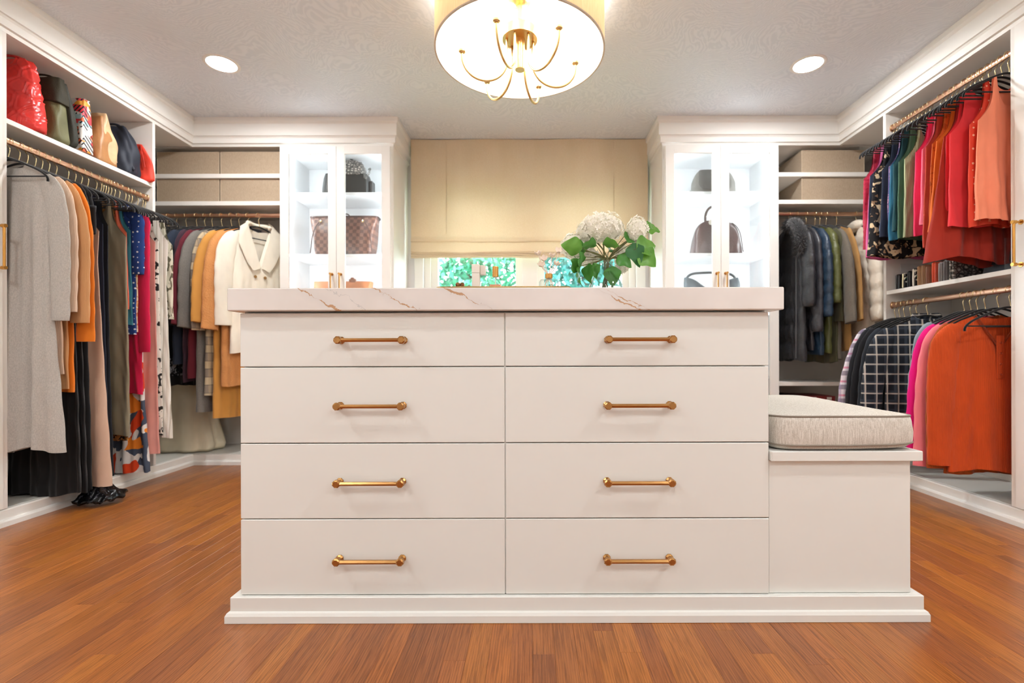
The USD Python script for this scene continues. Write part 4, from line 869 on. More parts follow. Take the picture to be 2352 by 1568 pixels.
# ================================================================== STORAGE BOXES
def storage_box(x0, x1, z, label, y0=3.497, dep=.33, h=.160, grp=None):
    t = thing('storage_box', label, 'storage box', ((x0 + x1) / 2, y0 + dep / 2, z), group=grp)
    part(t, 'box_body', box(x0, x1, y0, y0 + dep, z, z + h, .003), BOXL, world=True)
    e = .0022
    ed = [tube(q, e, 5) for q in ([(x0, y0, z + .003), (x0, y0, z + h)], [(x1, y0, z + .003), (x1, y0, z + h)], [(x0, y0, z + h), (x1, y0, z + h)], [(x0, y0, z + h), (x0, y0 + dep, z + h)], [(x1, y0, z + h), (x1, y0 + dep, z + h)])]
    part(t, 'edge_binding', join(*ed), BOXT, world=True, label='paler stitched edge binding')
for z, w in ((2.0765, 'top'), (1.8805, 'lower')):
    storage_box(-2.684, -2.243, z, f'taupe linen storage box in the left corner on the {w} shelf')
    storage_box(-2.229, -1.802, z, f'taupe linen storage box beside the left tower on the {w} shelf')
    storage_box(1.938, 2.385, z, f'taupe linen storage box alone on the {w} shelf right of the window')
RBX = plain('dark_red_card', '#7c1f22', .5); BBX = plain('dark_brown_card', '#35201c', .55); WLB = plain('white_label', '#d9cfc8', .6)
for k, (x0, x1, m, lab, yy) in enumerate(((1.80, 1.965, BBX, 'dark brown shoe box on the corner platform beside the red boxes', 3.56), (1.972, 2.085, RBX, 'left one of two dark red shoe boxes under the low corner shelf', 3.52), (2.09, 2.185, RBX, 'right one of two dark red shoe boxes under the low corner shelf', 3.52))):
    t = thing('shoe_box', lab, 'box', ((x0 + x1) / 2, yy, PZ))
    part(t, 'box_body', box(x0, x1, yy, yy + .28, PZ, .44, .002), m, world=True)
    part(t, 'lid', box(x0 - .003, x1 + .003, yy - .003, yy + .283, .44, .475, .002), m, world=True)
    if k: part(t, 'box_label', bx0((x0 + x1) / 2 - .012, (x0 + x1) / 2 + .022, yy - .0045, yy - .0032, .448, .468), WLB, world=True, label='small pale end label')
# long cream fabric bag slumped on the corner platform
gb = thing('garment_bag', 'cream cloth garment bag slumped on the left corner platform', 'garment bag', (-2.56, 3.64, PZ))
rg = np.random.default_rng(21); rr = []
for v in np.linspace(0, 1, 30):
    z = .005 + .62 * v; w = np.interp(v, [0, .06, .5, 1], [.44, .48, .36, .22]); d_ = np.interp(v, [0, .1, .6, 1], [.30, .30, .17, .05])
    r_ = rring(w, d_, z, 72, 2.5, (-.05 * v, .06 * v)); a = np.arange(72) * 2 * PI / 72
    r_[:, :2] *= (1 + (.05 * (1 - v) + .02) * np.sin(9 * a + 2 * v) + .025 * np.sin(17 * a + 5 * v))[:, None]
    rr.append(r_)
part(gb, 'bag_body', loft(rr), K('#e6ddc2', 'crinkle', name='cream_bag_cloth'), True)
part(gb, 'tied_neck', tube(smoothpath([(-.05, .06, .60), (-.055, .05, .66), (-.07, .05, .70), (-.10, .04, .72)], 12), np.linspace(.035, .012, 12), 10), K('#cbbf9c'), True)

# ================================================================== HANDBAGS ON THE LEFT SHELF
SH = 1.8792
def bag(secs, n=64, p=5.0, wob=.0, seed=0):           # secs: (z, width along x, depth along y, x shift, y shift)
    S = np.asarray(secs, float); zz_ = np.linspace(S[0, 0], S[-1, 0], 26)
    from scipy.interpolate import PchipInterpolator
    I = [PchipInterpolator(S[:, 0], S[:, k]) for k in range(1, 5)]
    r = np.random.default_rng(seed); ph = r.uniform(0, 6.28, 6); R_ = []
    for z in zz_:
        w, d, dx, dy = (float(i(z)) for i in I); q = rring(w, d, z, n, p, (dx, dy)); a = np.arange(n) * 2 * PI / n
        f = wob * (np.sin(3 * a + ph[0] + z * 14) + .6 * np.sin(5 * a + ph[1] - z * 23) + .4 * np.sin(9 * a + ph[2] + z * 40))
        q[:, 0] += f * np.cos(a); q[:, 1] += f * np.sin(a); R_.append(q)
    R_ = np.array(R_); return loft(np.concatenate([[R_[0] * (.97, .97, 1) + (0, 0, 0)], R_, [R_[-1] * (.9, .8, 1)]]))
def refine(m, k):
    v, f = arr(m); t = trimesh.Trimesh(v, f, process=True)
    for _ in range(k): t = t.subdivide()
    return np.array(t.vertices), np.array(t.faces)
def emboss(m, cell, amp, seed):                       # raised rims around large polygon cells, pressed into the leather
    from scipy.spatial import cKDTree
    v, f = arr(m); rr_ = np.random.default_rng(seed); lo, hi = v.min(0), v.max(0); pts = []
    while len(pts) < 400:
        c = rr_.uniform(lo - .02, hi + .02)
        if not pts or min(np.linalg.norm(np.array(pts) - c, axis=1)) > cell * .72: pts.append(c)
        if len(pts) > 60 and rr_.random() < .01: break
    dd, _ = cKDTree(np.array(pts)).query(v, k=2); e = dd[:, 1] - dd[:, 0]
    hgt = np.exp(-((e - cell * .16) / (cell * .07)) ** 2) - .7 * np.exp(-(e / (cell * .06)) ** 2)
    nrm = trimesh.Trimesh(v, f, process=False).vertex_normals
    return v + nrm * (amp * hgt)[:, None], f
t = thing('handbag', 'red leather handbag embossed with large polygons on the left shelf', 'handbag', (-2.575, 2.392, SH))
part(t, 'bag_body', emboss(refine(bag([(0, .30, .115, 0, 0), (.02, .318, .125, 0, 0), (.15, .315, .105, 0, 0), (.28, .285, .07, 0, 0), (.345, .25, .04, -.005, .0)], p=4.5, wob=.004, seed=3), 1), .085, .0046, 4), leather('red_patent', '#dd3630', .28, 90.0, .12), True)
part(t, 'handle', tube(smoothpath([(-.09, .0, .335), (-.06, .0, .366), (.0, 0, .374), (.07, 0, .360), (.105, 0, .335)], 24), .006, 8), leather('red_strap', '#c9302b', .4), True)
t = thing('handbag', 'olive green nylon bag with flap next to the red handbag', 'handbag', (-2.575, 2.535, SH))
OLV = leather('olive_canvas', '#6b6a47', .6, 260.0, .2)
part(t, 'bag_body', bag([(0, .28, .11, 0, 0), (.02, .305, .125, 0, 0), (.16, .30, .105, 0, 0), (.27, .275, .07, 0, 0), (.33, .25, .04, 0, .01)], p=4, wob=.005, seed=8), OLV, True)
part(t, 'flap', bag([(.20, .312, .125, 0, -.004), (.24, .308, .112, 0, -.004), (.30, .285, .075, 0, -.002), (.343, .26, .045, 0, .008)], p=4, wob=.003, seed=9), leather('dark_olive_flap', '#302c1b', .75), True, label='dark olive brown flap')
part(t, 'back_panel', bag([(.004, .30, .05, .006, .042), (.03, .318, .055, .006, .045), (.16, .312, .05, .006, .036), (.27, .285, .04, .006, .024), (.325, .262, .03, .006, .018)], p=4, wob=.002, seed=10), leather('dark_olive_side', '#26261a', .7), True, label='dark olive back panel')
part(t, 'strap', tube(smoothpath([(-.10, .01, .325), (-.04, .012, .362), (.04, .012, .366), (.11, .01, .33)], 20), .005, 8), leather('dark_olive_flap', '#3f3b26'), True)
t = thing('pouch', 'tall pouch with colourful zigzag print on the left shelf', 'pouch', (-2.575, 2.672, SH))
g = NG(); o = g.obj(); s = g('separate_xyz', vector=o)
zig = g.m('add', g.m('multiply', s.z, 16.0), g.m('multiply', g.m('pingpong', g.m('add', g.m('add', s.x, s.y), 3.0), .06), 17.0))
fr_ = g.m('fraction', g.m('add', zig, 8.0)); cell = g('voronoi_texture', feature='f1', metric='manhattan', scale=27.0, vector=o).color
hue = g('rgb_ramp', interpolate=False, ramp=[(0, lin('#e9e6e2')), (.24, lin('#ee6a3c')), (.44, lin('#e8404c')), (.62, lin('#f0a23c')), (.72, lin('#b9d6dc')), (.84, lin('#f0ece6'))], fac=g('separate_color', color=cell).r).color
blk = g.m('multiply', g.m('less_than', g.m('fraction', g.m('multiply', zig, 2.5)), .42), g.m('greater_than', g('separate_color', color=cell).g, .38))
c_ = g.mix(blk, hue, lin('#1c1c22'))
ZIG = g.build('zigzag_print', g('principled_bsdf', base_color=c_, roughness=.5).BSDF)
part(t, 'pouch_body', bag([(0, .275, .072, 0, 0), (.01, .295, .082, 0, 0), (.2, .29, .07, 0, 0), (.30, .28, .045, 0, 0)], p=7, wob=.002, seed=2), ZIG, True)
part(t, 'zip', tube([(-.135, 0, .303), (.135, 0, .303)], .004, 6), plain('steel_zip', '#b9b6b0', .3, 1.0), True)
t2 = thing('tote_bag', 'cream tan leather tote with soft folded gusset on the left shelf', 'tote bag', (-2.58, 2.815, SH))
part(t2, 'bag_body', bag([(0, .29, .135, 0, 0), (.02, .305, .15, 0, 0), (.12, .30, .13, 0, 0), (.22, .27, .085, 0, 0), (.29, .255, .045, 0, -.005)], p=3.4, wob=.008, seed=14), leather('cream_leather', '#d8b58a', .45, 120.0, .15), True)
part(t2, 'side_panel', bag([(.004, .30, .142, .004, -.012), (.10, .296, .128, .004, -.014), (.2, .270, .09, .003, -.012), (.27, .256, .05, .0, -.012)], p=6, wob=.002, seed=15), leather('caramel_leather', '#b07c4c', .45, 120.0, .15), True, label='caramel brown front panel')
part(t2, 'top_edge', tube(smoothpath([(.118, -.012, .285), (.122, .006, .20), (.140, .025, .09), (.152, .04, .03)], 20), .004, 6), leather('cream_leather', '#d8b58a'), True)
t = thing('handbag', 'navy blue nylon handbag between the tan tote and coral pouch', 'handbag', (-2.565, 2.985, SH))
NVB = leather('navy_nylon', '#242a37', .65, 300.0, .15)
part(t, 'bag_body', bag([(0, .27, .11, 0, 0), (.02, .29, .13, 0, 0), (.12, .285, .115, 0, .0), (.22, .26, .075, -.012, 0), (.30, .22, .04, -.035, 0)], p=3.4, wob=.007, seed=23), NVB, True)
part(t, 'strap', tube(smoothpath([(-.08, 0, .29), (.05, .0, .30), (.09, -.01, .25), (.12, -.02, .12), (.148, -.02, .03)], 30), .007, 8), NVB, True)
t = thing('pouch', 'coral red soft pouch at the end of the left shelf', 'pouch', (-2.515, 3.085, SH))
part(t, 'pouch_body', bag([(0, .22, .035, 0, 0), (.01, .245, .045, 0, 0), (.10, .235, .04, 0, 0), (.19, .19, .028, -.02, 0), (.235, .16, .018, -.035, 0)], p=3, wob=.003, seed=31), leather('coral_fabric', '#e2402c', .6, 300.0, .2), True)
part(t, 'drawstring', tube(smoothpath([(.05, -.012, .225), (.075, -.024, .15), (.09, -.026, .08)], 12), .003, 6), leather('coral_cord', '#c9321f', .6), True)
t = thing('handbag_strap', 'thin brown leather strap hanging over the left shelf edge under the pouch', 'strap', (-2.435, 2.66, SH))
part(t, 'strap', tube(smoothpath([(-.02, -.09, .004), (.0, -.03, .006), (.008, .04, .005), (-.01, .10, .004)], 20), .0035, 6), leather('brown_strap', '#6a4632', .5), True)

# ================================================================== BAGS IN THE GLASS TOWERS
def px_(px, Y): return xat(px, Y)
Z3, Z2, Z1 = 1.9605, 1.5125, 1.0805
YT = 3.66
SNAKE = (lambda g: g.build('snakeskin', g('principled_bsdf', base_color=g('rgb_ramp', interpolate=False, ramp=[(0, lin('#3a3836')), (.10, lin('#8d8780')), (.3, lin('#d9d3ca'))], fac=g('voronoi_texture', feature='distance_to_edge', scale=46.0, vector=g.obj((1, 1, 1.4))).distance).color, roughness=.35).BSDF))(NG())
BLK = leather('black_leather', '#232524', .38, 140.0, .15)
t = thing('handbag', 'structured black and snakeskin handbag on the top shelf of the left tower', 'handbag', (px_(800, YT), YT, Z3))
part(t, 'bag_body', bag([(0, .33, .13, 0, 0), (.01, .345, .14, 0, 0), (.12, .33, .12, 0, 0), (.165, .31, .10, 0, 0)], p=8), BLK, True)
part(t, 'front_strap', box(-.055, -.015, -.073, -.066, .0, .17, .002), SNAKE, label='snakeskin front strap')
part(t, 'flap', bag([(.155, .20, .125, .03, 0), (.20, .21, .12, .03, 0), (.24, .18, .10, .03, 0), (.27, .12, .06, .02, 0)], p=3), SNAKE, True, label='snakeskin top')
part(t, 'side_tab', box(.168, .195, -.03, .03, .0, .115, .003), BLK)
part(t, 'handle', tube(smoothpath([(-.10, 0, .16), (-.06, 0, .26), (.0, 0, .295), (.05, 0, .27), (.09, 0, .20)], 30), .006, 8), BLK, True)
def chain(path, r, w, mat, par):
    p = np.asarray(path); ms = []
    for k in range(len(p) - 1):
        c = (p[k] + p[k + 1]) / 2; d = (p[k + 1] - p[k]); L_ = np.linalg.norm(d); d /= L_; s_ = np.cross(d, (0, 1, 0) if k % 2 else (0, .3, 1)); s_ /= np.linalg.norm(s_)
        a = np.arange(9) * 2 * PI / 8
        ms.append(tube([c + d * L_ * .66 * math.cos(q) + s_ * w * math.sin(q) for q in a], r, 5, False))
    part(par, 'chain', join(*ms), mat, True)
chain(smoothpath([(.10, -.05, .24), (.14, -.06, .19), (.155, -.065, .12), (.185, -.06, .18), (.165, -.02, .20)], 22), .0022, .0065, plain('gunmetal', '#8b8b88', .3, 1.0), t)
g = NG(); chk = g('checker_texture', scale=38.0, vector=g.obj((1, .0, 1)), color1=lin('#5b3d34'), color2=lin('#7c594b')).color
CHK = g.build('brown_checked_canvas', g('principled_bsdf', base_color=chk, roughness=.38).BSDF)
BRS = leather('brown_trim', '#4a2f28', .4)
t = thing('tote_bag', 'large brown checked tote on the middle shelf of the left tower', 'tote bag', (px_(795, 3.64), 3.64, Z2))
part(t, 'bag_body', bag([(0, .395, .17, 0, 0), (.01, .41, .18, 0, 0), (.16, .455, .16, 0, 0), (.285, .50, .10, 0, 0)], p=6, wob=.002, seed=4), CHK, True)
part(t, 'trim', loft([rring(.505, .105, .280, 64, 6), rring(.508, .108, .292, 64, 6), rring(.49, .09, .294, 64, 6)], False, False), BRS, True)
part(t, 'handle', tube(smoothpath([(-.02, .0, .285), (-.012, 0, .315), (.015, 0, .318), (.025, 0, .285)], 14), .004, 8), BRS, True)
for sx in (-1, 1):
    part(t, 'side_lace', tube(smoothpath([(sx * .15, -.075, .255), (sx * .19, -.082, .20), (sx * .215, -.088, .10), (sx * .225, -.09, .01)], 20), .0035, 6), BRS, True)
    part(t, 'rivet', shifted(rot(lathe([(0, 0), (.010, 0), (.009, .004), (0, .006)], 14), (1, 0, 0), 90), (sx * .155, -.076, .245)), plain('pale_brass', '#e6cf9a', .25, 1.0), 40)
TAN = leather('tan_leather', '#b87345', .45, 120.0, .15)
t = thing('handbag', 'tan brown leather tote on the third shelf of the left tower', 'handbag', (px_(790, 3.65), 3.65, Z1))
part(t, 'bag_body', bag([(0, .36, .15, 0, 0), (.01, .37, .16, 0, 0), (.14, .40, .14, 0, 0), (.245, .43, .08, 0, 0)], p=6, wob=.002, seed=6), TAN, True)
part(t, 'clasp', box(.055, .105, -.045, -.03, .215, .262, .004), leather('tan_dark', '#8a5230', .45), label='darker tab closure')
part(t, 'clasp_knob', shifted(lathe([(0, 0), (.012, .002), (.014, .008), (.008, .014), (0, .015)], 14), (.08, -.04, .258)), leather('tan_dark', '#8a5230'), True)
part(t, 'handle', tube(smoothpath([(-.10, .02, .23), (-.08, .05, .19), (0, .075, .17), (.10, .05, .2), (.12, .02, .23)], 20), .006, 8), TAN, True)
GRY = leather('grey_suede', '#7b7873', .75, 400.0, .2); BUR = leather('burgundy_croc', '#46302e', .28, 60.0, .5); SLT = leather('slate_leather', '#3a474e', .4, 100.0, .25)
t = thing('handbag', 'grey suede saddle bag on the top shelf of the right tower', 'handbag', (px_(1639, YT), YT, Z3))
part(t, 'bag_body', bag([(0, .29, .10, 0, 0), (.02, .325, .12, 0, 0), (.09, .32, .11, 0, 0), (.16, .27, .07, 0, 0), (.19, .22, .04, 0, 0)], p=3.2), GRY, True)
part(t, 'flap', bag([(.035, .235, .126, 0, -.004), (.08, .27, .122, 0, -.006), (.15, .25, .085, 0, -.004), (.195, .21, .05, 0, 0)], p=3.4), leather('dark_grey_suede', '#66635f', .75, 400.0, .2), True, label='darker grey front flap')
part(t, 'clasp', box(-.07, .02, -.066, -.062, .004, .016, .001), GOLD)
part(t, 'strap', tube(smoothpath([(-.155, 0, .05), (-.185, -.02, .025), (-.17, -.05, .006), (-.12, -.07, .006)], 16), .005, 6), plain('pale_grey_strap', '#a9a9a6', .6), True)
t = thing('handbag', 'burgundy glossy dome handbag with a round tag in the right tower', 'handbag', (px_(1644, 3.65), 3.65, Z2))
part(t, 'bag_body', bag([(0, .355, .15, 0, 0), (.012, .37, .16, 0, 0), (.10, .345, .15, 0, 0), (.19, .30, .12, 0, 0), (.235, .24, .08, 0, 0), (.262, .14, .04, 0, 0)], p=4, wob=.003, seed=44), BUR, True)
part(t, 'piping', tube(smoothpath([(.183, -.06, .02), (.17, -.06, .10), (.15, -.05, .19), (.11, -.03, .24)], 20), .004, 6), BUR, True)
part(t, 'handle', tube(smoothpath([(-.075, -.01, .235), (-.078, -.01, .30), (-.05, -.01, .355), (.0, -.01, .372), (.05, -.01, .355), (.078, -.01, .30), (.075, -.01, .235)], 36), .009, 8), leather('burgundy_handle', '#54433c', .35), True)
part(t, 'tag_strap', tube(smoothpath([(-.075, -.02, .29), (-.07, -.05, .27), (-.058, -.066, .25)], 10), .003, 6), plain('tag_metal', '#d8d2c6', .3), True)
part(t, 'tag', shifted(rot(lathe([(0, 0), (.019, 0), (.019, .004), (0, .004)], 24), (1, 0, 0), 90), (-.056, -.066, .235)), plain('tag_metal', '#d8d2c6', .3), 40, label='round silver tag')
t = thing('handbag', 'slouchy slate blue shoulder bag on the third shelf of the right tower', 'handbag', (px_(1633, 3.64), 3.64, Z1))
rr = []
bm, bf = bag([(0, .36, .15, 0, 0), (.02, .39, .17, 0, 0), (.12, .40, .14, 0, 0), (.20, .405, .09, 0, 0), (.27, .40, .05, 0, 0)], p=3.4, wob=.006, seed=51)
bm = bm.copy(); kz = np.clip((bm[:, 2] - .12) / .15, 0, 1); bm[:, 2] -= kz * .10 * np.exp(-(bm[:, 0] / .10) ** 2); part(t, 'bag_body', (bm, bf), SLT, True)
part(t, 'handle', tube(smoothpath([(-.185, 0, .25), (-.165, -.01, .285), (-.09, -.015, .302), (.0, -.015, .305), (.09, -.015, .30), (.165, -.01, .28), (.185, 0, .25)], 36), .009, 8), leather('slate_handle', '#2d373c', .4), True)
for sx in (-1, 1): part(t, 'handle_ring', tube(arc((sx * .186, -.012, .245), .014, 0, 360, 17), .003, 6, False), GOLD, True)

# ================================================================== CLUTCHES ON THE RIGHT SHELF
RS = 1.1693
def wallet(y, w, h, dep, mat, label, name='wallet', x0=2.235, flap=None, tilt=0, cat='wallet'):
    t = thing(name, label, cat, (x0 + dep / 2, y, RS), tilt)
    part(t, 'wallet_body', loft([rring(dep * k, w * k2, z, 32, 5) for z, k, k2 in ((0, .97, .85), (.004, 1, 1), (h * .9, 1, .95), (h, .97, .6))]), mat, True)
    part(t, 'spine', tube([(-dep / 2, 0, .006), (-dep / 2 - .001, 0, h * .5), (-dep / 2, 0, h - .006)], min(w * .35, .006), 6), flap or mat, True)
    return t
def yx(px): return 2.235 * FPX / (px - PX)
BKW = leather('black_wallet', '#17161a', .3, 90.0, .3); TNW = leather('tan_wallet', '#b08a63', .5); MBW = leather('mid_brown_wallet', '#96705a', .5); ORW = leather('coral_wallet', '#e8542f', .45); GYW = leather('grey_wallet', '#8b8583', .5)
GEO = blobs('black_white_deco', '#16161a', [(50.0, .58, '#d8d2c4', 1), (60.0, .70, '#2fb592', 5)], rough=.3)
wallet(2.985, .040, .095, .20, BKW, 'black leather wallet nearest the divider on the right shelf', flap=BKW)
wallet(2.935, .030, .095, .20, GEO, 'black wallet with a pale charm, second on the right shelf', flap=plain('pale_charm', '#cfc3a2', .3, 1.0))
wallet(2.895, .030, .10, .20, BKW, 'slim black wallet beside the decorated clutch on the right shelf')
wallet(2.855, .030, .11, .20, GEO, 'black clutch with white zigzags and a teal accent', name='clutch', cat='clutch', flap=plain('white_zigzag', '#d8d2c4', .4))
wallet(2.818, .026, .118, .20, TNW, 'light tan wallet, left one of the tan group on the right shelf')
wallet(2.788, .024, .118, .20, leather('sand_wallet', '#a98260', .5), 'sand brown wallet, middle one of the tan group on the right shelf')
wallet(2.758, .022, .105, .20, MBW, 'darker brown wallet, right one of the tan group on the right shelf')
wallet(2.716, .036, .120, .20, ORW, 'bright coral orange wallet standing on the right shelf')
wallet(2.672, .026, .11, .20, GYW, 'plain grey wallet right of the coral orange wallet')
wallet(2.640, .026, .115, .20, leather('dark_grey_wallet', '#67615f', .5), 'dark grey wallet beside the snakeskin clutch')
wallet(2.602, .034, .11, .20, SNAKE, 'snakeskin clutch standing on the right shelf', name='clutch', cat='clutch')
t = thing('clutch', 'large slate grey clutch behind acrylic at the right end of the shelf', 'clutch', (2.40, 2.42, RS))
part(t, 'clutch_body', bag([(0, .10, .27, 0, 0), (.008, .11, .28, 0, 0), (.10, .09, .26, 0, 0), (.17, .05, .16, 0, .02)], p=4, wob=.003, seed=61), leather('slate_grey_clutch', '#4b4c52', .4), True)
part(t, 'flap', bag([(.06, .112, .272, 0, 0), (.11, .095, .25, 0, 0), (.175, .052, .15, 0, .02)], p=4), leather('slate_flap', '#434449', .4), True)
for k, (yy, w) in enumerate(((2.955, 'between the two black wallets'), (2.695, 'right of the coral orange wallet'), (2.577, 'right of the snakeskin clutch'), (2.30, 'nearest the right tall cabinet'))):
    t = thing('acrylic_divider', f'clear acrylic shelf divider {w}', 'shelf divider', (2.34, yy, RS))
    part(t, 'upright', box(-.11, .13, -.002, .002, .0, .155, .001), ACRYL); part(t, 'foot', box(-.11, .13, -.002, .010, .0, .003, .0008), ACRYL)

# ================================================================== ON THE COUNTERTOP
CT = .9745
TY = 1.66
t = thing('tray', 'long slim gold-edged tray on the marble countertop', 'tray', (xat(1160, TY), TY, CT))
TW = .435; TD = .17
part(t, 'tray_base', box(-TW / 2, TW / 2, -TD / 2, TD / 2, 0, .006, .002), plain('tray_mirror', '#d9d3c8', .15, 1.0))
part(t, 'tray_rim', tube(np.vstack([rring(TW, TD, .0225, 64, 14), rring(TW, TD, .0225, 64, 14)[:2]]), .004, 8, False), plain('aged_gold', '#a58a5c', .35, 1.0), True)
part(t, 'tray_wall', loft([rring(TW, TD, .004, 64, 14), rring(TW, TD, .022, 64, 14)], False, False), plain('aged_gold', '#a58a5c', .35, 1.0), 40)
TZ = CT + .0065
def at_(px): return xat(px, TY)
CREAM = plain('cream_card', '#eadfd2', .55); GLD = plain('shiny_gold', '#cf9f5a', .2, 1.0)
t = thing('trinket', 'tiny tortoiseshell brass trinket at the left end of the tray', 'trinket', (at_(1057), TY, TZ))
part(t, 'pedestal', lathe([(0, 0), (.010, 0), (.006, .008), (.006, .022), (.013, .026), (0, .028)], 16), plain('aged_gold', '#a58a5c'), 40)
for sx in (-1, 1): part(t, 'bead', shifted(lathe([(0, 0), (.006, .002), (.0085, .009), (.006, .016), (0, .018)], 14), (sx * .0075, 0, .0275)), blobs(f'tortoise_{sx + 1}', '#8a5a2c', [(120.0, .55, '#2d1a10', 2 + sx)], rough=.2), True)
t = thing('perfume_box', 'tall narrow cream perfume box standing on the tray', 'box', (at_(1094), TY, TZ))
part(t, 'box_body', box(-.0130, .0130, -.013, .013, 0, .075, .001), CREAM); part(t, 'lid', box(-.0133, .0133, -.0133, .0133, .0755, .105, .001), CREAM)
t = thing('perfume_bottle', 'slim glass bottle with square cream cap beside the cream box', 'perfume bottle', (at_(1109.5), TY + .01, TZ))
part(t, 'glass_body', lathe([(0, 0), (.0095, .001), (.0105, .006), (.0105, .060), (.006, .066), (.005, .070), (0, .0705)], 24), BOTTLE, True)
part(t, 'cap', box(-.009, .009, -.009, .009, .071, .104, .0015), CREAM)
t = thing('perfume_bottle', 'square glass perfume bottle with gold cap and amber liquid', 'perfume bottle', (at_(1138.5), TY, TZ))
part(t, 'glass_body', loft([rring(.044, .030, z, 40, 9) * (k, k, 1) for z, k in ((0, .94), (.002, 1), (.054, 1), (.060, .95), (.0625, .6), (.063, .3))]), BOTTLE, True)
part(t, 'perfume', loft([rring(.038, .024, z, 40, 9) for z in (.003, .036)]), plain('amber_liquid', '#f0a47c', .1), 40)
part(t, 'cap', lathe([(0, .063), (.0105, .063), (.0105, .097), (.009, .0985), (0, .0985)], 24), GLD, 40)
part(t, 'spray_tube', tube([(0, 0, .006), (0, 0, .062)], .0018, 6), plain('clear_plastic', '#e7ece4', .3), True)
t = thing('reed_diffuser', 'glass diffuser bottle with gold collar and white flower reeds', 'reed diffuser', (at_(1261), TY, TZ))
part(t, 'glass_body', lathe([(0, 0), (.030, .001), (.033, .005), (.033, .046), (.029, .053), (.015, .056), (.012, .058), (0, .0585)], 32), BOTTLE, True)
part(t, 'oil', lathe([(0, .003), (.029, .003), (.029, .020), (0, .0205)], 32), plain('pale_oil', '#efe2b4', .1), 40)
part(t, 'collar', lathe([(.008, .058), (.0128, .058), (.0128, .073), (.008, .073), (.008, .058)], 28), GLD, 40)
REED = K('#f3e2d2', name='cream_reed')
rgf = np.random.default_rng(77)
def petal(L_, w, bend=.3, n=7):
    s_ = np.linspace(0, 1, n); P = []
    for u in (-1, -.5, 0, .5, 1):
        P.append(np.stack([s_ * L_, u * w * np.sin(PI * np.clip(s_ * .93 + .05, 0, 1)) ** .8, bend * L_ * s_ ** 2 + .12 * w * u * u], -1))
    return grid(np.array(P))
for k, (dx, dz, tx) in enumerate(((-.034, .135, -.5), (-.016, .118, -.2), (.010, .128, .15), (.032, .145, .35), (.026, .10, .5), (-.024, .098, -.5))):
    st = part(t, 'reed', tube(smoothpath([(-dx * .5, 0, .008), (0, 0, .065), (dx * .6, .0, .5 * (.07 + dz)), (dx, 0, dz)], 16), .0016, 6), REED, True)
    ms = []
    for j in range(5):
        a = j * 72 + k * 20; m = petal(.021, .0075, .25); m = rot(m, (0, 1, 0), -35); m = rotz(m, a); m = rot(m, (1, 0, 0), 50 * (1 if k % 2 else .4)); m = rot(m, (0, 1, 0), 25 * tx); ms.append(shifted(m, (dx, 0, dz)))
    part(st, 'paper_flower', join(*ms), REED, True)

# vase and hydrangeas
VY = 1.76; VX = xat(1392, VY)
t = thing('vase', 'clear glass bulb vase holding the hydrangeas on the countertop', 'vase', (VX, VY, CT))
prof_o = [(0, 0), (.045, .001), (.058, .010), (.064, .030), (.060, .055), (.046, .085), (.030, .112), (.0245, .130), (.0265, .142)]
part(t, 'glass_body', lathe(prof_o + [(.0245, .142), (.0225, .130), (.028, .112), (.044, .085), (.058, .055), (.062, .030), (.056, .012), (.044, .005), (0, .004)], 48), BOTTLE, True)
WAT = glass('vase_water', (.93, .97, .95))
part(t, 'water', lathe([(0, .006), (.043, .0065), (.055, .013), (.0605, .030), (.0590, .045), (0, .045)], 40), WAT, True)
STEM = plain('green_stem', '#6a6a3a', .6)
def leafmat(n, c1, c2):
    g = NG(); v = g('noise_texture', scale=14.0, detail=3.0, vector=g.obj()).fac
    c = g('rgb_ramp', ramp=[(.3, lin(c1)), (.7, lin(c2))], fac=v).color
    d = g('principled_bsdf', base_color=c, roughness=.38, specular_ior_level=.45).BSDF
    return g.build(n, g('mix_closure', fac=.28, closure1=d, closure2=g('translucent_bsdf', color=lin('#8fbe3f')).BSDF).closure)
LF = [leafmat('leaf_bright', '#5f9a3a', '#7fb652'), leafmat('leaf_mid', '#4a8a3d', '#5f9f4b'), leafmat('leaf_deep', '#2f6b3c', '#447f48')]
def leaf(L_, w, fold=.25, droop=.35, n=14, serr=.05):
    s_ = np.linspace(0, 1, n); P = []
    wid = w * 1.08 * np.sin(PI * s_ ** .72) ** .95; wid[-1] = 0; wid[0] = .002
    wid = wid * (1 + serr * np.sin(s_ * 70))
    for u in (-1, -.6, -.25, 0, .25, .6, 1):
        P.append(np.stack([s_ * L_, u * wid, -droop * L_ * s_ ** 2 + fold * abs(u) * wid + .004 * np.sin(s_ * 14 + u * 2) * abs(u)], -1))
    v, f = grid(np.array(P)); v2 = v.copy(); v2[:, 2] -= .0006
    return np.vstack([v, v2]), np.vstack([f, f[:, ::-1] + len(v)])
def W3(px, py, dy=0.0):
    Y = VY + dy; return np.array([xat(px, Y) - VX, dy, zat(py, Y) - CT])
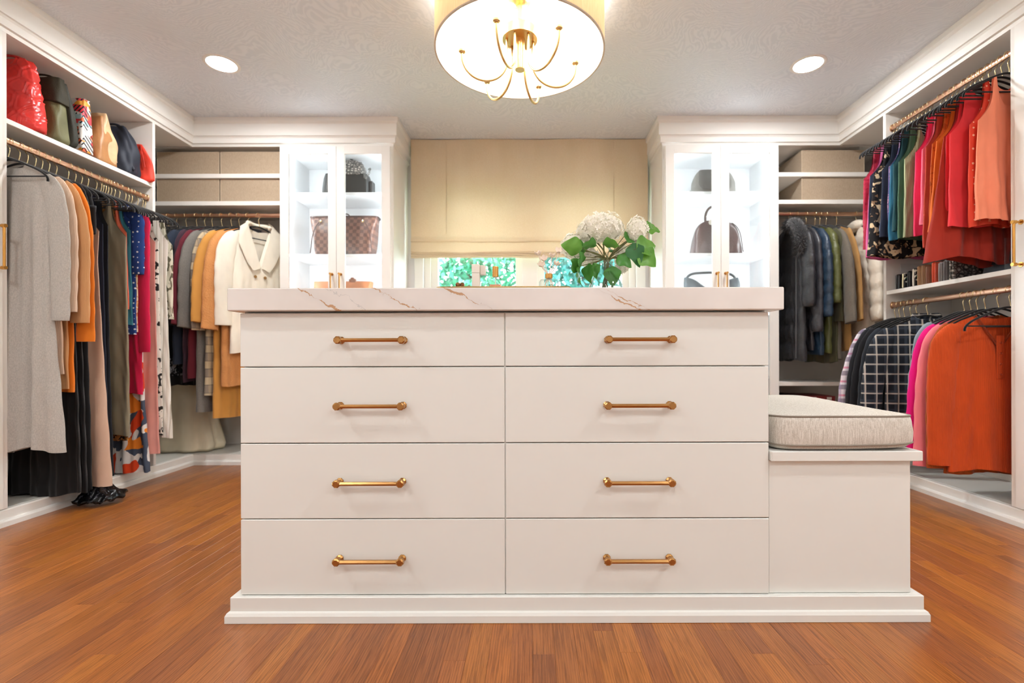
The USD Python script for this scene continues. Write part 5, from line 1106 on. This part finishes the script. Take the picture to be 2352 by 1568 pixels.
def florets(rx, ry, rz, n, seed, sz=.0085):
    r = np.random.default_rng(seed); k = np.arange(n) + .5; ph = np.arccos(1 - 2 * k / n); th = PI * (1 + 5 ** .5) * k
    d = np.stack([np.sin(ph) * np.cos(th), np.sin(ph) * np.sin(th), np.cos(ph)], -1); ms_v, ms_f, o = [], [], 0
    pv = np.array([[0, 0, 0], [.55, -.42, .12], [1.0, -.30, .05], [1.12, 0, .16], [1.0, .30, .05], [.55, .42, .12]]); pf = np.array([[0, 1, 2], [0, 2, 3], [0, 3, 4], [0, 4, 5]])
    for q in d:
        j = 1 + r.normal() * .07; c = q * (rx, ry, rz) * j; nn = q / np.array([rx, ry, rz]); nn = nn / np.linalg.norm(nn) + r.normal(size=3) * .21; nn /= np.linalg.norm(nn)
        a = np.cross(nn, r.normal(size=3)); a /= np.linalg.norm(a); b_ = np.cross(nn, a); s_ = sz * r.uniform(.8, 1.25)
        for m in range(4):
            t_ = m * PI / 2 + .2; e1 = math.cos(t_) * a + math.sin(t_) * b_; e2 = -math.sin(t_) * a + math.cos(t_) * b_
            ms_v.append(c + s_ * (pv[:, :1] * e1 + pv[:, 1:2] * e2 + pv[:, 2:] * nn)); ms_f.append(pf + o); o += 6
    return np.vstack(ms_v), np.vstack(ms_f)
g = NG(); pc = lin('#fbf7ea')
PETAL = g.build('hydrangea_petal', g('mix_closure', fac=.14, closure1=g('principled_bsdf', base_color=pc, roughness=.6, specular_ior_level=.25).BSDF, closure2=g('translucent_bsdf', color=lin('#f6efdc')).BSDF).closure)
COREM = plain('hydrangea_core', '#f4f1df', .8)
vaseorg = np.array([VX, VY, CT])
def hydrangea(label, c, rad, leaves, seed, n=170):
    t = thing('hydrangea', label, 'hydrangea', vaseorg)
    c = np.asarray(c); rx, ry, rz = rad
    bot = np.array([rgf.uniform(-.025, .025), rgf.uniform(-.02, .02), .012]); neck = np.array([rgf.uniform(-.012, .012), rgf.uniform(-.012, .012), .138])
    part(t, 'stem', tube(smoothpath([bot, neck * (1, 1, .6) + bot * (.3, .3, 0), neck, (neck + c) / 2 + (0, 0, .01), c - (0, 0, rz * .4)], 30), .0027, 7), STEM, True)
    k = trimesh.creation.icosphere(2); part(t, 'flower_core', (k.vertices * (rx * .93, ry * .93, rz * .93) + c, k.faces), COREM, True)
    part(t, 'florets', shifted(florets(rx, ry, rz, n, seed), c), PETAL, kind='stuff', label='creamy white four-petalled florets')
    for (px, py, dy, L_, w, yaw, pitch, roll, mi) in leaves:
        m = rot(leaf(L_, w), (1, 0, 0), roll); m = rot(m, (0, 1, 0), -pitch); m = rotz(m, yaw); base = W3(px, py, dy)
        lf = part(t, 'leaf', shifted(m, base), LF[mi], True)
        part(lf, 'leaf_stalk', tube(smoothpath([base, (base * .6 + np.array([0, 0, .15]) * .4), (neck + (0, 0, .012))], 10), .0014, 5), STEM, True)
hydrangea('large white hydrangea head at the top centre of the bouquet', W3(1385, 524, 0), (.072, .06, .053), [(1370, 563, -.05, .060, .022, 200, 5, 40, 1), (1385, 560, -.05, .065, .022, -20, 0, -35, 0)], 1, 260)
hydrangea('smaller white hydrangea head adjoining the big one on its left', W3(1352, 533, .02), (.042, .045, .038), [(1346, 575, -.02, .07, .030, 175, 10, 60, 1)], 2, 150)
hydrangea('white hydrangea head at the left side of the bouquet', W3(1316, 567, .01), (.040, .04, .045), [(1338, 570, -.06, .075, .030, 178, 12, 70, 0), (1345, 590, -.05, .06, .026, 215, -30, 60, 1), (1335, 598, -.04, .065, .024, 200, -45, 75, 1), (1332, 612, -.05, .075, .024, 235, -62, 60, 1)], 3, 150)
hydrangea('white hydrangea head at the right side of the bouquet', W3(1464, 531, .0), (.037, .036, .048), [(1482, 520, .03, .045, .018, 10, 15, 50, 0), (1478, 528, .0, .060, .024, -10, 5, 60, 0), (1452, 522, .0, .05, .022, 20, 40, 60, 0), (1462, 572, -.04, .085, .036, 8, 18, 75, 0), (1468, 580, -.03, .075, .036, -20, -35, 70, 0), (1452, 560, -.03, .085, .030, -60, -62, 40, 2), (1440, 555, -.02, .06, .026, 30, 40, 60, 1)], 4, 150)
hydrangea('cream hydrangea head drooping low at the right of the vase', W3(1430, 596, .03), (.027, .03, .048), [(1418, 590, -.03, .060, .026, -30, -30, 60, 1), (1400, 576, .02, .05, .02, 60, 30, 50, 2)], 5, 110)
hydrangea('cream hydrangea head hidden low behind the left leaves', W3(1352, 590, .05), (.035, .03, .035), [(1352, 606, -.05, .070, .024, 250, -70, 30, 1), (1362, 606, -.04, .055, .022, 280, -55, 30, 1), (1405, 612, -.03, .07, .028, 285, -75, 20, 1)], 6, 110)
